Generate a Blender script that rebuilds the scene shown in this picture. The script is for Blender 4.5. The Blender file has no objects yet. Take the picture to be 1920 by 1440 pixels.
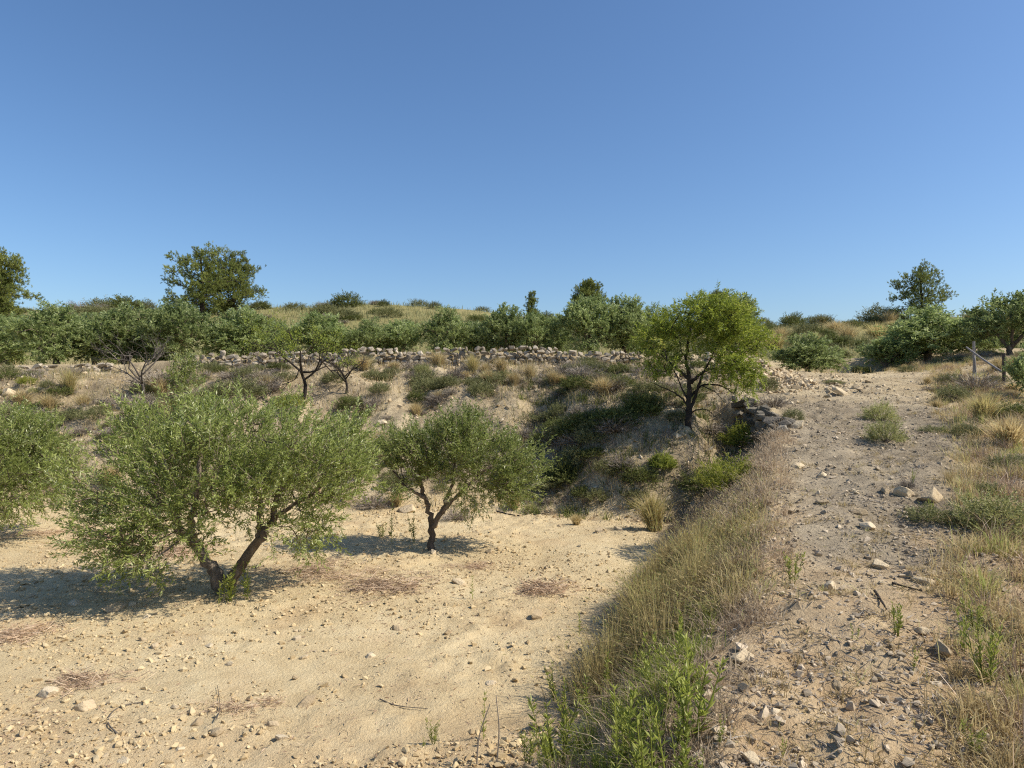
import bpy, bmesh, math
import numpy as np
from mathutils import Vector

# ------------------------------------------------------------------ camera, sky, sun, exposure
scene = bpy.context.scene
EYE = 2.5                      # eye height above the sandy field
FPX = 1297.0                   # focal length in photograph pixels (1920 wide)
cam_d = bpy.data.cameras.new('camera')
cam_d.sensor_width = 36.0
cam_d.lens = 36.0 * FPX / 1920.0
cam_d.clip_start = 0.05
cam_d.clip_end = 3000.0
cam = bpy.data.objects.new('camera', cam_d)
cam.location = (0, 0, EYE)
cam.rotation_euler = (math.radians(90), 0, 0)
scene.collection.objects.link(cam)
scene.camera = cam

SUN_AZ = math.radians(100.0)    # clockwise from the view direction (+Y): the sun stands to the right
SUN_EL = math.radians(45.0)
world = bpy.data.worlds.new('World')
scene.world = world
world.use_nodes = True
wn = world.node_tree
for n in list(wn.nodes):
    wn.nodes.remove(n)
sky = wn.nodes.new('ShaderNodeTexSky')
sky.sky_type = 'NISHITA'
sky.sun_disc = False
sky.sun_elevation = SUN_EL
sky.sun_rotation = SUN_AZ
sky.altitude = 0
sky.air_density = 1.0
sky.dust_density = 1.0
sky.ozone_density = 6.0
bg = wn.nodes.new('ShaderNodeBackground')
bg.inputs['Strength'].default_value = 0.097
wo = wn.nodes.new('ShaderNodeOutputWorld')
hsv = wn.nodes.new('ShaderNodeHueSaturation')
hsv.inputs['Saturation'].default_value = 1.06
wn.links.new(sky.outputs[0], hsv.inputs['Color'])
wn.links.new(hsv.outputs[0], bg.inputs[0])
wn.links.new(bg.outputs[0], wo.inputs[0])

sd = bpy.data.lights.new('sun', 'SUN')
sd.energy = 4.0
sd.angle = math.radians(0.53)
sd.color = (1.0, 0.93, 0.82)
sun = bpy.data.objects.new('sun', sd)
sv = Vector((math.sin(SUN_AZ) * math.cos(SUN_EL), math.cos(SUN_AZ) * math.cos(SUN_EL), math.sin(SUN_EL)))
sun.rotation_euler = sv.to_track_quat('Z', 'Y').to_euler()
sun.location = (30, 0, 30)
scene.collection.objects.link(sun)

scene.view_settings.view_transform = 'Standard'
scene.view_settings.look = 'None'
scene.view_settings.exposure = 0.62
scene.view_settings.gamma = 1.0
scene.view_settings.use_curve_mapping = False
scene.cycles.max_bounces = 10
scene.cycles.diffuse_bounces = 8
scene.cycles.transmission_bounces = 8
scene.cycles.use_denoising = False
scene.cycles.filter_width = 1.2
scene.cycles.transparent_max_bounces = 4

# ------------------------------------------------------------------ helpers
C = scene.collection
RNG = np.random.default_rng(7)
ORD = ['first', 'second', 'third', 'fourth', 'fifth', 'sixth', 'seventh', 'eighth', 'ninth', 'tenth', 'eleventh',
       'twelfth', 'thirteenth', 'fourteenth', 'fifteenth', 'sixteenth', 'seventeenth', 'eighteenth', 'nineteenth', 'twentieth']


def norm(a):
    return a / np.maximum(np.linalg.norm(a, axis=-1, keepdims=True), 1e-9)


def smooth(a, b, x):
    t = np.clip((x - a) / (b - a), 0, 1)
    return t * t * (3 - 2 * t)


def hash2(ix, iy, seed):
    h = (ix.astype(np.int64) * 374761393 + iy.astype(np.int64) * 668265263 + seed * 1442695041) & 0xFFFFFFFF
    h = ((h ^ (h >> 13)) * 1274126177) & 0xFFFFFFFF
    h = h ^ (h >> 16)
    return (h & 0xFFFF) / 65535.0


def vnoise(x, y, seed=0):
    ix = np.floor(x); iy = np.floor(y)
    fx = x - ix; fy = y - iy
    fx = fx * fx * (3 - 2 * fx); fy = fy * fy * (3 - 2 * fy)
    a = hash2(ix, iy, seed); b = hash2(ix + 1, iy, seed)
    c = hash2(ix, iy + 1, seed); d = hash2(ix + 1, iy + 1, seed)
    return (a + (b - a) * fx + (c - a) * fy + (a - b - c + d) * fx * fy) * 2 - 1


def fbm(x, y, seed=0, octv=3):
    s = 0; amp = 1.0; f = 1.0
    for o in range(octv):
        s = s + amp * vnoise(x * f + 17.3 * o, y * f - 9.1 * o, seed + o * 31)
        amp *= 0.5; f *= 2.03
    return s


class Geo:
    """collects quads and triangles (numpy) that become ONE mesh"""
    def __init__(s):
        s.V = []; s.Q = []; s.T = []; s.qt = []; s.tt = []; s.n = 0

    def add(s, V, Q=None, T=None, tint=0.5):
        V = np.asarray(V, dtype=np.float64).reshape(-1, 3)
        if Q is not None and len(Q):
            Q = np.asarray(Q).reshape(-1, 4)
            s.Q.append(Q + s.n); s.qt.append(np.broadcast_to(np.asarray(tint, float), (len(Q),)))
        if T is not None and len(T):
            T = np.asarray(T).reshape(-1, 3)
            s.T.append(T + s.n); s.tt.append(np.broadcast_to(np.asarray(tint, float), (len(T),)))
        s.V.append(V); s.n += len(V)

    def mesh(s, name, mat, smooth_shade=False):
        me = bpy.data.meshes.new(name)
        if not s.V:
            return me
        V = np.concatenate(s.V)
        Q = np.concatenate(s.Q) if s.Q else np.zeros((0, 4), int)
        T = np.concatenate(s.T) if s.T else np.zeros((0, 3), int)
        t = np.concatenate([np.concatenate(s.qt) if s.qt else np.zeros(0), np.concatenate(s.tt) if s.tt else np.zeros(0)])
        me.vertices.add(len(V)); me.vertices.foreach_set('co', V.astype(np.float32).ravel())
        loops = np.concatenate([Q.ravel(), T.ravel()]).astype(np.int32)
        me.loops.add(len(loops)); me.loops.foreach_set('vertex_index', loops)
        nf = len(Q) + len(T)
        me.polygons.add(nf)
        ls = np.concatenate([np.arange(len(Q)) * 4, len(Q) * 4 + np.arange(len(T)) * 3]).astype(np.int32)
        me.polygons.foreach_set('loop_start', ls)
        me.polygons.foreach_set('use_smooth', np.full(nf, smooth_shade))
        me.update(calc_edges=True)
        at = me.attributes.new('tint', 'FLOAT', 'FACE')
        at.data.foreach_set('value', t.astype(np.float32))
        me.materials.append(mat)
        return me


def place(name, me, parent=None, loc=(0, 0, 0), rot=(0, 0, 0), scale=(1, 1, 1)):
    o = bpy.data.objects.new(name, me)
    C.objects.link(o)
    if parent is not None:
        o.parent = parent
    o.location = loc; o.rotation_euler = rot
    o.scale = scale if hasattr(scale, '__len__') else (scale,) * 3
    return o


def tag(o, label=None, cat=None, group=None, kind=None):
    if label: o['label'] = label
    if cat: o['category'] = cat
    if group: o['group'] = group
    if kind: o['kind'] = kind
    return o


def tube(g, path, radii, sides=6, tint=0.5, wob=0.0, rng=RNG):
    P = np.asarray(path, float); k = len(P)
    r = np.broadcast_to(np.asarray(radii, float), (k,))
    T = norm(np.gradient(P, axis=0))
    ref = np.array([0.31, 0.83, 0.46])
    A = norm(np.cross(T, ref)); B = np.cross(T, A)
    ang = np.arange(sides) / sides * 2 * math.pi
    rr = r[:, None] * (1 + wob * rng.normal(size=(k, sides)))
    V = P[:, None] + (A[:, None] * np.cos(ang)[None, :, None] + B[:, None] * np.sin(ang)[None, :, None]) * rr[..., None]
    V = V.reshape(-1, 3)
    i = np.arange(k - 1)[:, None] * sides; j = np.arange(sides)[None]
    j2 = (j + 1) % sides
    Q = np.stack([i + j, i + j2, i + sides + j2, i + sides + j], -1).reshape(-1, 4)
    tips = [[(k - 1) * sides + a, (k - 1) * sides + (a + 1) % sides, k * sides] for a in range(sides)]
    caps = [[(a + 1) % sides, a, k * sides + 1] for a in range(sides)]
    V = np.vstack([V, P[-1], P[0]])
    g.add(V, Q=Q, T=tips + caps, tint=tint)


def spline(pts, n):
    """Catmull-Rom through pts"""
    P = np.asarray(pts, float)
    if len(P) < 3:
        t = np.linspace(0, 1, n)[:, None]
        return P[0] * (1 - t) + P[-1] * t
    E = np.vstack([2 * P[0] - P[1], P, 2 * P[-1] - P[-2]])
    out = []
    for t in np.linspace(0, len(P) - 1 - 1e-6, n):
        i = int(t); f = t - i
        a, b, c, d = E[i], E[i + 1], E[i + 2], E[i + 3]
        out.append(0.5 * (2 * b + (c - a) * f + (2 * a - 5 * b + 4 * c - d) * f * f + (3 * b - a - 3 * c + d) * f ** 3))
    return np.array(out)


def leaves(g, P, D, L, W, rng, tint, fold=0.25):
    """kite-shaped leaves, one quad each"""
    n = len(P)
    D = norm(D)
    R = rng.normal(size=(n, 3))
    S = norm(np.cross(D, R)); N = np.cross(S, D)
    L = np.broadcast_to(L, (n,))[:, None]; W = np.broadcast_to(W, (n,))[:, None]
    m = P + D * L * 0.45 + N * W * fold
    V = np.stack([P, m + S * W * 0.5, P + D * L - N * L * 0.06, m - S * W * 0.5], 1).reshape(-1, 3)
    g.add(V, Q=np.arange(n * 4).reshape(n, 4), tint=tint)


def blades(g, P, H, W, lean, rng, tint, tipbend=1.0, up=1.0, az=None):
    """grass blades: quad + tip triangle"""
    n = len(P)
    if az is None: az = rng.uniform(0, 2 * math.pi, n)
    dirv = np.stack([np.cos(az), np.sin(az), np.zeros(n)], 1)
    le = np.abs(rng.normal(0, 1, n))[:, None] * lean
    H = np.broadcast_to(H, (n,))[:, None]; W = np.broadcast_to(W, (n,))[:, None]
    sa = rng.uniform(0, 2 * math.pi, n)
    S = np.stack([np.cos(sa), np.sin(sa), np.zeros(n)], 1) * W * 0.5
    Z = np.array([0, 0, up])
    M = P + Z * H * 0.55 + dirv * H * le * 0.45
    E = P + Z * H * (1.0 - 0.25 * np.minimum(le, 1.2)) + dirv * H * le * (0.8 + 0.6 * tipbend)
    V = np.stack([P - S, P + S, M + S * 0.8, M - S * 0.8, E], 1).reshape(-1, 3)
    b = np.arange(n)[:, None] * 5
    t = np.broadcast_to(tint, (n,))
    g.add(V, Q=b + np.array([[0, 1, 2, 3]]), tint=t)
    g.T.append((b + np.array([[3, 2, 4]])) + (g.n - len(V))); g.tt.append(t)


# ------------------------------------------------------------------ materials
def new_mat(name):
    m = bpy.data.materials.new(name); m.use_nodes = True
    nt = m.node_tree
    for n in list(nt.nodes): nt.nodes.remove(n)
    out = nt.nodes.new('ShaderNodeOutputMaterial')
    return m, nt, out


def ramp(nt, fac, stops):
    r = nt.nodes.new('ShaderNodeValToRGB')
    el = r.color_ramp.elements
    while len(el) < len(stops): el.new(0.5)
    for e, (p, c) in zip(el, stops):
        e.position = p; e.color = (*c, 1)
    if fac is not None: nt.links.new(fac, r.inputs[0])
    return r


def leaf_mat(name, stops, transl=0.3, rough=0.5, spec=0.3, var=0.12):
    m, nt, out = new_mat(name)
    at = nt.nodes.new('ShaderNodeAttribute'); at.attribute_name = 'tint'
    r = ramp(nt, at.outputs['Fac'], stops)
    oi = nt.nodes.new('ShaderNodeObjectInfo')
    mr = nt.nodes.new('ShaderNodeMapRange'); mr.inputs[3].default_value = 1 - var; mr.inputs[4].default_value = 1 + var
    nt.links.new(oi.outputs['Random'], mr.inputs[0])
    hs = nt.nodes.new('ShaderNodeHueSaturation')
    nt.links.new(r.outputs[0], hs.inputs['Color']); nt.links.new(mr.outputs[0], hs.inputs['Value'])
    p = nt.nodes.new('ShaderNodeBsdfPrincipled')
    p.inputs['Roughness'].default_value = rough
    p.inputs['Specular IOR Level'].default_value = spec
    nt.links.new(hs.outputs[0], p.inputs['Base Color'])
    if transl > 0:
        t = nt.nodes.new('ShaderNodeBsdfTranslucent')
        nt.links.new(hs.outputs[0], t.inputs['Color'])
        mx = nt.nodes.new('ShaderNodeMixShader'); mx.inputs[0].default_value = transl
        nt.links.new(p.outputs[0], mx.inputs[1]); nt.links.new(t.outputs[0], mx.inputs[2])
        nt.links.new(mx.outputs[0], out.inputs[0])
    else:
        nt.links.new(p.outputs[0], out.inputs[0])
    return m


def rough_mat(name, stops, scale=8.0, bump=0.4, rough=0.9, tint_amt=0.5, stretch=(1, 1, 1)):
    """noise-coloured mineral / bark material; the tint attribute shifts pieces apart"""
    m, nt, out = new_mat(name)
    tc = nt.nodes.new('ShaderNodeTexCoord')
    mp = nt.nodes.new('ShaderNodeMapping'); mp.inputs['Scale'].default_value = stretch
    nt.links.new(tc.outputs['Object'], mp.inputs[0])
    no = nt.nodes.new('ShaderNodeTexNoise'); no.inputs['Scale'].default_value = scale; no.inputs['Detail'].default_value = 6
    no.inputs['Roughness'].default_value = 0.65
    nt.links.new(mp.outputs[0], no.inputs[0])
    at = nt.nodes.new('ShaderNodeAttribute'); at.attribute_name = 'tint'
    oi = nt.nodes.new('ShaderNodeObjectInfo')
    ad = nt.nodes.new('ShaderNodeMath'); ad.operation = 'ADD'
    nt.links.new(at.outputs['Fac'], ad.inputs[0]); nt.links.new(oi.outputs['Random'], ad.inputs[1])
    fr = nt.nodes.new('ShaderNodeMath'); fr.operation = 'FRACT'
    nt.links.new(ad.outputs[0], fr.inputs[0])
    mx = nt.nodes.new('ShaderNodeMix'); mx.inputs[0].default_value = tint_amt
    nt.links.new(no.outputs['Fac'], mx.inputs[2]); nt.links.new(fr.outputs[0], mx.inputs[3])
    r = ramp(nt, mx.outputs[0], stops)
    p = nt.nodes.new('ShaderNodeBsdfPrincipled'); p.inputs['Roughness'].default_value = rough
    p.inputs['Specular IOR Level'].default_value = 0.15
    nt.links.new(r.outputs[0], p.inputs['Base Color'])
    b = nt.nodes.new('ShaderNodeBump'); b.inputs['Strength'].default_value = bump; b.inputs['Distance'].default_value = 0.03
    nt.links.new(no.outputs['Fac'], b.inputs['Height']); nt.links.new(b.outputs[0], p.inputs['Normal'])
    nt.links.new(p.outputs[0], out.inputs[0])
    return m


M = {}
M['olive_leaf'] = leaf_mat('olive_leaf', [(0, (.15, .185, .042)), (.45, (.305, .36, .092)), (.8, (.44, .48, .155)), (1, (.60, .62, .33))], 0.5, .38, .5)
M['olive_far'] = leaf_mat('olive_far_leaf', [(0, (.12, .16, .055)), (.45, (.27, .335, .115)), (.8, (.41, .465, .18)), (1, (.54, .59, .31))], 0.5, .45, .35)
M['almond_leaf'] = leaf_mat('almond_leaf', [(0, (.14, .185, .025)), (.4, (.30, .36, .048)), (.8, (.41, .46, .08)), (1, (.57, .55, .13))], 0.5, .45, .35)
M['pine_leaf'] = leaf_mat('pine_needle', [(0, (.09, .12, .03)), (.5, (.23, .265, .065)), (1, (.40, .41, .11))], 0.35, .55, .25)
M['green_leaf'] = leaf_mat('green_weed_leaf', [(0, (.13, .165, .025)), (.5, (.28, .32, .055)), (1, (.44, .46, .11))], 0.45, .45, .35)
M['scrub_leaf'] = leaf_mat('scrub_leaf', [(0, (.09, .095, .035)), (.5, (.20, .205, .08)), (1, (.36, .35, .17))], 0.3, .6, .2)
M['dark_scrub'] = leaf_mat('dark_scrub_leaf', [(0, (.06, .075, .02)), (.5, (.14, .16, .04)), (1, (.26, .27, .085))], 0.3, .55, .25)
M['yellow_leaf'] = leaf_mat('yellow_green_leaf', [(0, (.16, .19, .025)), (.5, (.33, .36, .055)), (1, (.50, .47, .11))], 0.45, .5, .3)
M['pale_leaf'] = leaf_mat('pale_green_leaf', [(0, (.19, .19, .06)), (.5, (.38, .38, .14)), (1, (.54, .53, .25))], 0.4, .5, .3)
M['straw'] = leaf_mat('straw', [(0, (.32, .24, .12)), (.5, (.55, .43, .21)), (.8, (.66, .55, .30)), (1, (.42, .43, .15))], 0.42, .6, .2)
M['green_straw'] = leaf_mat('green_straw', [(0, (.32, .245, .11)), (.4, (.56, .455, .21)), (.78, (.60, .53, .22)), (1, (.38, .42, .12))], 0.45, .6, .2)
M['hill_grass'] = leaf_mat('hill_grass', [(0, (.18, .185, .075)), (.5, (.30, .30, .14)), (1, (.43, .40, .21))], .25, .7, .1)
M['mauve_straw'] = leaf_mat('mauve_straw', [(0, (.30, .215, .14)), (.5, (.50, .385, .255)), (1, (.66, .54, .37))], 0.42, .6, .2)
M['rust_straw'] = leaf_mat('rust_straw', [(0, (.27, .18, .11)), (.5, (.46, .33, .22)), (1, (.64, .51, .36))], .15, .7, .15)
M['dead_twig'] = leaf_mat('dead_twig', [(0, (.15, .125, .10)), (.5, (.28, .235, .185)), (1, (.44, .385, .31))], 0, .8, .15)
M['bark'] = rough_mat('olive_bark', [(.25, (.05, .04, .03)), (.5, (.15, .115, .085)), (.75, (.33, .27, .20))], 9, .9, .9, .15, (1, 1, .35))
M['dark_bark'] = rough_mat('dark_bark', [(.25, (.018, .014, .011)), (.55, (.045, .036, .028)), (.8, (.10, .08, .06))], 12, .8, .9, .2, (1, 1, .4))
M['grey_bark'] = rough_mat('grey_bark', [(.25, (.06, .05, .042)), (.55, (.13, .11, .09)), (.8, (.24, .21, .17))], 12, .6, .9, .2, (1, 1, .4))
M['stone'] = rough_mat('limestone', [(.2, (.33, .25, .15)), (.45, (.48, .375, .235)), (.65, (.58, .465, .30)), (.9, (.68, .58, .42))], 9, .6, .92, .5)
M['wall_stone'] = rough_mat('grey_limestone', [(.2, (.20, .165, .12)), (.45, (.34, .285, .21)), (.7, (.46, .39, .29)), (.9, (.56, .49, .38))], 9, .7, .92, .5)
M['dark_stone'] = rough_mat('shade_darkened_limestone', [(.2, (.085, .075, .06)), (.5, (.17, .15, .12)), (.75, (.26, .23, .18)), (.95, (.36, .32, .26))], 9, .8, .92, .5)  # limestone darkened in its colour to paint in the shade on the retaining wall
M['pebble'] = rough_mat('pebble', [(.15, (.36, .265, .145)), (.5, (.49, .38, .215)), (.85, (.58, .46, .275)), (1, (.60, .53, .42))], 14, .3, .95, .7)
M['path_pebble'] = rough_mat('path_pebble', [(.1, (.25, .20, .14)), (.45, (.38, .31, .215)), (.75, (.50, .40, .275)), (1, (.62, .53, .39))], 14, .3, .95, .7)
M['wood'] = rough_mat('weathered_wood', [(.25, (.12, .11, .10)), (.55, (.24, .22, .20)), (.8, (.36, .34, .32))], 18, .4, .85, .2, (1, 1, .15))
M['dark_wood'] = rough_mat('dark_wood', [(.25, (.05, .042, .036)), (.6, (.10, .085, .072)), (.85, (.17, .15, .13))], 18, .4, .85, .2, (1, 1, .15))
M['pipe'] = rough_mat('black_pipe', [(.2, (.012, .012, .012)), (.8, (.03, .03, .03))], 20, .1, .5, .2)


def ground_mat():
    m, nt, out = new_mat('soil')
    L = nt.links.new
    ge = nt.nodes.new('ShaderNodeNewGeometry')
    def noise(scale, det=5, rough=.6):
        n = nt.nodes.new('ShaderNodeTexNoise'); n.inputs['Scale'].default_value = scale
        n.inputs['Detail'].default_value = det; n.inputs['Roughness'].default_value = rough
        L(ge.outputs['Position'], n.inputs[0]); return n.outputs['Fac']
    def attr(nm):
        a = nt.nodes.new('ShaderNodeAttribute'); a.attribute_name = nm; return a.outputs['Fac']
    def mix(f, a, b):
        x = nt.nodes.new('ShaderNodeMix'); x.data_type = 'RGBA'
        L(f, x.inputs[0]); L(a, x.inputs[6]); L(b, x.inputs[7]); return x.outputs[2]
    big = noise(.55, 4); mid = noise(3.2, 6, .7); fine = noise(38, 5, .7); vf = noise(150, 3, .7)
    av = nt.nodes.new('ShaderNodeMath'); av.operation = 'ADD'; L(mid, av.inputs[0]); L(big, av.inputs[1])
    hv = nt.nodes.new('ShaderNodeMath'); hv.operation = 'MULTIPLY_ADD'; L(fine, hv.inputs[0]); hv.inputs[1].default_value = .7; L(av.outputs[0], hv.inputs[2])
    sc = nt.nodes.new('ShaderNodeMath'); sc.operation = 'MULTIPLY'; L(hv.outputs[0], sc.inputs[0]); sc.inputs[1].default_value = 1 / 2.7
    f = sc.outputs[0]
    field = ramp(nt, f, [(.36, (.45, .33, .18)), (.46, (.58, .45, .255)), (.56, (.66, .53, .315)), (.66, (.72, .605, .39))])
    pink = ramp(nt, f, [(.36, (.36, .235, .125)), (.48, (.50, .345, .19)), (.58, (.57, .42, .245)), (.68, (.63, .49, .31))])
    path = ramp(nt, f, [(.38, (.165, .13, .085)), (.46, (.275, .222, .15)), (.54, (.365, .30, .205)), (.64, (.51, .415, .275))])
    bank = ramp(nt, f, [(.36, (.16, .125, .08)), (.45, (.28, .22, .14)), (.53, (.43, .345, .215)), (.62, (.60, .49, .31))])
    hill = ramp(nt, f, [(.36, (.17, .15, .06)), (.5, (.25, .22, .09)), (.66, (.34, .28, .14))])
    c = mix(attr('w_pink'), field.outputs[0], pink.outputs[0])
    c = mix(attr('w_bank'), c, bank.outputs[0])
    c = mix(attr('w_path'), c, path.outputs[0])
    c = mix(attr('w_hill'), c, hill.outputs[0])
    p = nt.nodes.new('ShaderNodeBsdfPrincipled'); p.inputs['Roughness'].default_value = .95
    p.inputs['Specular IOR Level'].default_value = .08
    L(c, p.inputs['Base Color'])
    h = nt.nodes.new('ShaderNodeMath'); h.operation = 'MULTIPLY_ADD'; L(vf, h.inputs[0]); h.inputs[1].default_value = .35; L(fine, h.inputs[2])
    b = nt.nodes.new('ShaderNodeBump'); b.inputs['Strength'].default_value = .8; b.inputs['Distance'].default_value = .04
    L(h.outputs[0], b.inputs['Height']); L(b.outputs[0], p.inputs['Normal'])
    L(p.outputs[0], out.inputs[0])
    return m


M['soil'] = ground_mat()

# ------------------------------------------------------------------ terrain
YK = np.array([-10, 0, 2.9, 4.5, 6.0, 7.5, 11.4, 12.4, 14.9, 15.5, 17, 19, 22, 26, 31.])
XLK = np.array([-3, -1.7, -.7, .05, .72, 1.2, 2.6, 4.45, 4.85, 4.45, 4.7, 5.6, 6.6, 7.5, 8.])
XRK = np.array([-1.5, -.2, .83, 1.62, 2.2, 2.8, 4.45, 4.85, 5.25, 4.9, 5.7, 6.9, 8.5, 9.5, 10.])


def XL(y): return np.interp(y, YK, XLK)
def XR(y): return np.interp(y, YK, XRK)
def XV(y): return np.interp(y, [-10, 0, 3, 6, 10, 14, 18, 22, 31], [1.6, 1.8, 2.4, 4.1, 6.8, 9.0, 11.2, 13.6, 16.4])
def YF(x): return np.interp(x, [-40, -12, -6, .4, 2.5, 6], [14.6, 14.2, 13.8, 13.4, 12.4, 12.0])
def YW(x): return np.interp(x, [-40, -14, -9, 3.7, 8], [22.6, 22.3, 22.0, 22.0, 22.0])


def rut_band(x, y):
    r = np.hypot(x + 3.5 + .25 * np.sin(y * .6), (y - 11.2) * 1.02)
    b = np.exp(-((r - 5.35) / .20) ** 2) + np.exp(-((r - 4.0) / .18) ** 2) + .7 * np.exp(-((r - 6.9) / .25) ** 2)
    return np.clip(b * (.55 + .45 * vnoise(x * .9, y * .9, 49)), 0, 1) * smooth(12.0, 10.0, y)


def height(x, y, detail=True):
    x = np.asarray(x, float); y = np.asarray(y, float)
    zb = np.interp(x, [-40, -16, -9, -4, 4, 8], [2.75, 2.78, 2.95, 3.05, 3.1, 3.15])
    wh = np.interp(x, [-40, -16, -12, -10.4, 4.0, 5.2, 8], [.32, .35, .25, .38, .38, .25, .2])
    yf, yw = YF(x), YW(x)
    s = np.clip((y - yf) / (yw - yf), 0, 1)
    left = zb * (.75 * (1 - (1 - s) ** 2.2) + .25 * s)
    hump = np.sin(math.pi * s) * (fbm(x * .45 + 3, y * .6, 5, 3) * .22)
    left = left + hump + wh * smooth(yw - .05, yw + .22, y)
    sag = smooth(14, 23, y)
    rmp = 0.45 + 0.108 * np.minimum(y, 22) + 0.02 * np.clip(y - 22, 0, 2)
    rmp = rmp + .62 * smooth(29.4, 30.2, y + .3 * vnoise(x * .8, y * 0, 9))
    rmp = np.where(y < 0, 0.45 + 0.05 * y, rmp)
    wl = np.clip((x - XL(y)) / (XR(y) - XL(y)), 0, 1)
    w = .6 * wl + .4 * smooth(0, 1, wl)
    z = left * (1 - w) + rmp * w
    z = z + .6 * smooth(.5, 1.9, x) * (1 - smooth(3.5, 4.3, x)) * smooth(yf + .1, yf + 1.9, y) * (1 - smooth(17.0, 20.5, y)) * (1 - w)
    z = z + np.sin(math.pi * s) * fbm(x * 1.3 + .4 * y, y * .35, 57, 2) * .10 * (1 - w)
    # rubble mound where the bank meets the track
    z = z + .55 * np.exp(-((x - 6.9) / 1.0) ** 2 - ((y - 20.6) / 1.5) ** 2)
    # verge right of the track
    z = z + smooth(0, 2.5, x - XV(y)) * .12 + smooth(12.5, 19, x) * smooth(14, 25, y) * .6 * (1 - smooth(29, 34, y))
    zr = np.interp(x, [-80, -44, -20, -12, -3, 4, 12, 22, 44, 80], [8.8, 9.0, 9.1, 9.2, 8.7, 7.6, 7.2, 7.5, 8.4, 8.8])
    t = np.clip((y - 31) / 29., 0, 1)
    hz = 3.45 + (zr - 3.45) * (t ** 1.05)
    z = z * (1 - smooth(29.5, 33, y)) + hz * smooth(29.5, 33, y)
    z = z - np.where(y > 60, 0.0022 * np.minimum(y - 60, 40) ** 2 + .05 * np.maximum(y - 100, 0) ** .8, 0)
    # relief
    z = z + fbm(x * .35, y * .35, 21, 2) * .05 + fbm(x * .12, y * .12, 25, 2) * .25 * smooth(31, 45, y)
    rough = 0.016 + .085 * smooth(yf, yf + 1.2, y) * (1 - w) * (1 - smooth(21, 22, y)) + .03 * w + .05 * np.exp(-((x - 6.9) / 1.2) ** 2 - ((y - 20) / 2.) ** 2)
    z = z + fbm(x * 1.9, y * 1.9, 33, 3) * rough
    # wheel ruts curving over the field: pressed smooth, with crumbled shoulders
    rut = rut_band(x, y)
    z = z - .03 * rut * (1 - w)
    if detail:
        near = 1 - smooth(18, 30, y)
        cl = (np.maximum(fbm(x * 6, y * 6, 41, 3), -.25) * .030 + np.maximum(vnoise(x * 15, y * 15, 47), 0) * .022) * (.35 + .9 * smooth(-.4, .5, fbm(x * .7, y * .7, 43, 2)))
        z = z + cl * near * (1 + .5 * smooth(yf, yf + 1, y)) * (1 - .85 * rut)
    return z


def pix(u, v, dmax=75):
    """point of the ground that the photograph shows at (u, v)"""
    y = np.concatenate([np.arange(1.5, 30, .02), np.arange(30, dmax, .1)])
    x = (u - 960) / FPX * y
    z = EYE - (v - 720) / FPX * y
    h = height(x, y, False)
    k = np.argmax(h >= z) if np.any(h >= z) else len(y) - 1
    return np.array([x[k], y[k], h[k]])


def at(u, y):
    x = (u - 960) / FPX * y
    return np.array([x, y, float(height(x, y, False))])


def axis(segs):
    out = []
    for a, b, st in segs:
        out.append(np.arange(a, b - 1e-6, st))
    out.append([segs[-1][1]])
    return np.concatenate(out)


ys = axis([(-30, -8, 2), (-8, 2, .25), (2, 9, .043), (9, 16, .058), (16, 24, .075), (24, 31.04, .16)])
xs = axis([(-400, -70, 22), (-70, -14, .5), (-14, -8, .09), (-8, 7, .052), (7, 12, .10), (12, 20, .2), (20, 70, .6), (70, 400, 22)])
GX, GY = np.meshgrid(xs, ys)
GZ = height(GX, GY)
nx, ny = len(xs), len(ys)
V = np.stack([GX, GY, GZ], -1).reshape(-1, 3)
ii, jj = np.meshgrid(np.arange(ny - 1), np.arange(nx - 1), indexing='ij')
Q = np.stack([ii * nx + jj, ii * nx + jj + 1, (ii + 1) * nx + jj + 1, (ii + 1) * nx + jj], -1).reshape(-1, 4)
fx = GX.reshape(-1)[Q].mean(1); fy = GY.reshape(-1)[Q].mean(1)
jit = .25 * vnoise(fx * 2.1, fy * 2.1, 77)
zone = np.zeros(len(Q), int)                                        # 0 field
zone[(fy + jit > YF(fx))] = 1                                       # 1 bank
zone[(fy > YW(fx) + .1)] = 2                                        # 2 terrace
zone[(fx + jit > XL(fy)) & (fy < 31)] = 1
zone[(fx + jit > XR(fy) + .1) & (fy < 30)] = 3                      # 3 path
zone[(fx + jit > XV(fy)) & (fy < 30)] = 4                           # 4 verge
xa, ya = V[:, 0], V[:, 1]
wj = .5 * fbm(xa * 1.3, ya * 1.3, 91, 3)
wp = smooth(-.3, .5, xa - XR(ya) + wj * .8) * (1 - smooth(-.6, .8, xa - XV(ya) + wj)) * smooth(4.2, 6.5, ya + wj * 2) * (1 - smooth(13, 18, ya + wj * 2) * .7)
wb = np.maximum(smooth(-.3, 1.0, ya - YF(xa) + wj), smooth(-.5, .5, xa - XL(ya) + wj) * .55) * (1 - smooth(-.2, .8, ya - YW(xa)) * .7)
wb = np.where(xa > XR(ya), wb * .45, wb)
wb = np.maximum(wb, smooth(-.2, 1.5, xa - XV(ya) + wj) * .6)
wk = np.maximum(smooth(-1.0, 1.2, xa - XL(ya) + wj) * (1 - smooth(6, 9, ya)), .45 * smooth(.6, -.6, ya - 5.2 + wj * 1.5)) + .4 * smooth(.1, .6, wj)
whl = smooth(29.5, 33, ya + wj)
hx = axis([(-400, -70, 22), (-70, 70, .55), (70, 400, 22)]); hy = axis([(31.04, 70, .5), (70, 110, 2), (110, 400, 15)])
ATT = {'w_path': wp, 'w_bank': wb, 'w_pink': np.clip(wk, 0, 1), 'w_hill': whl}
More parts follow.
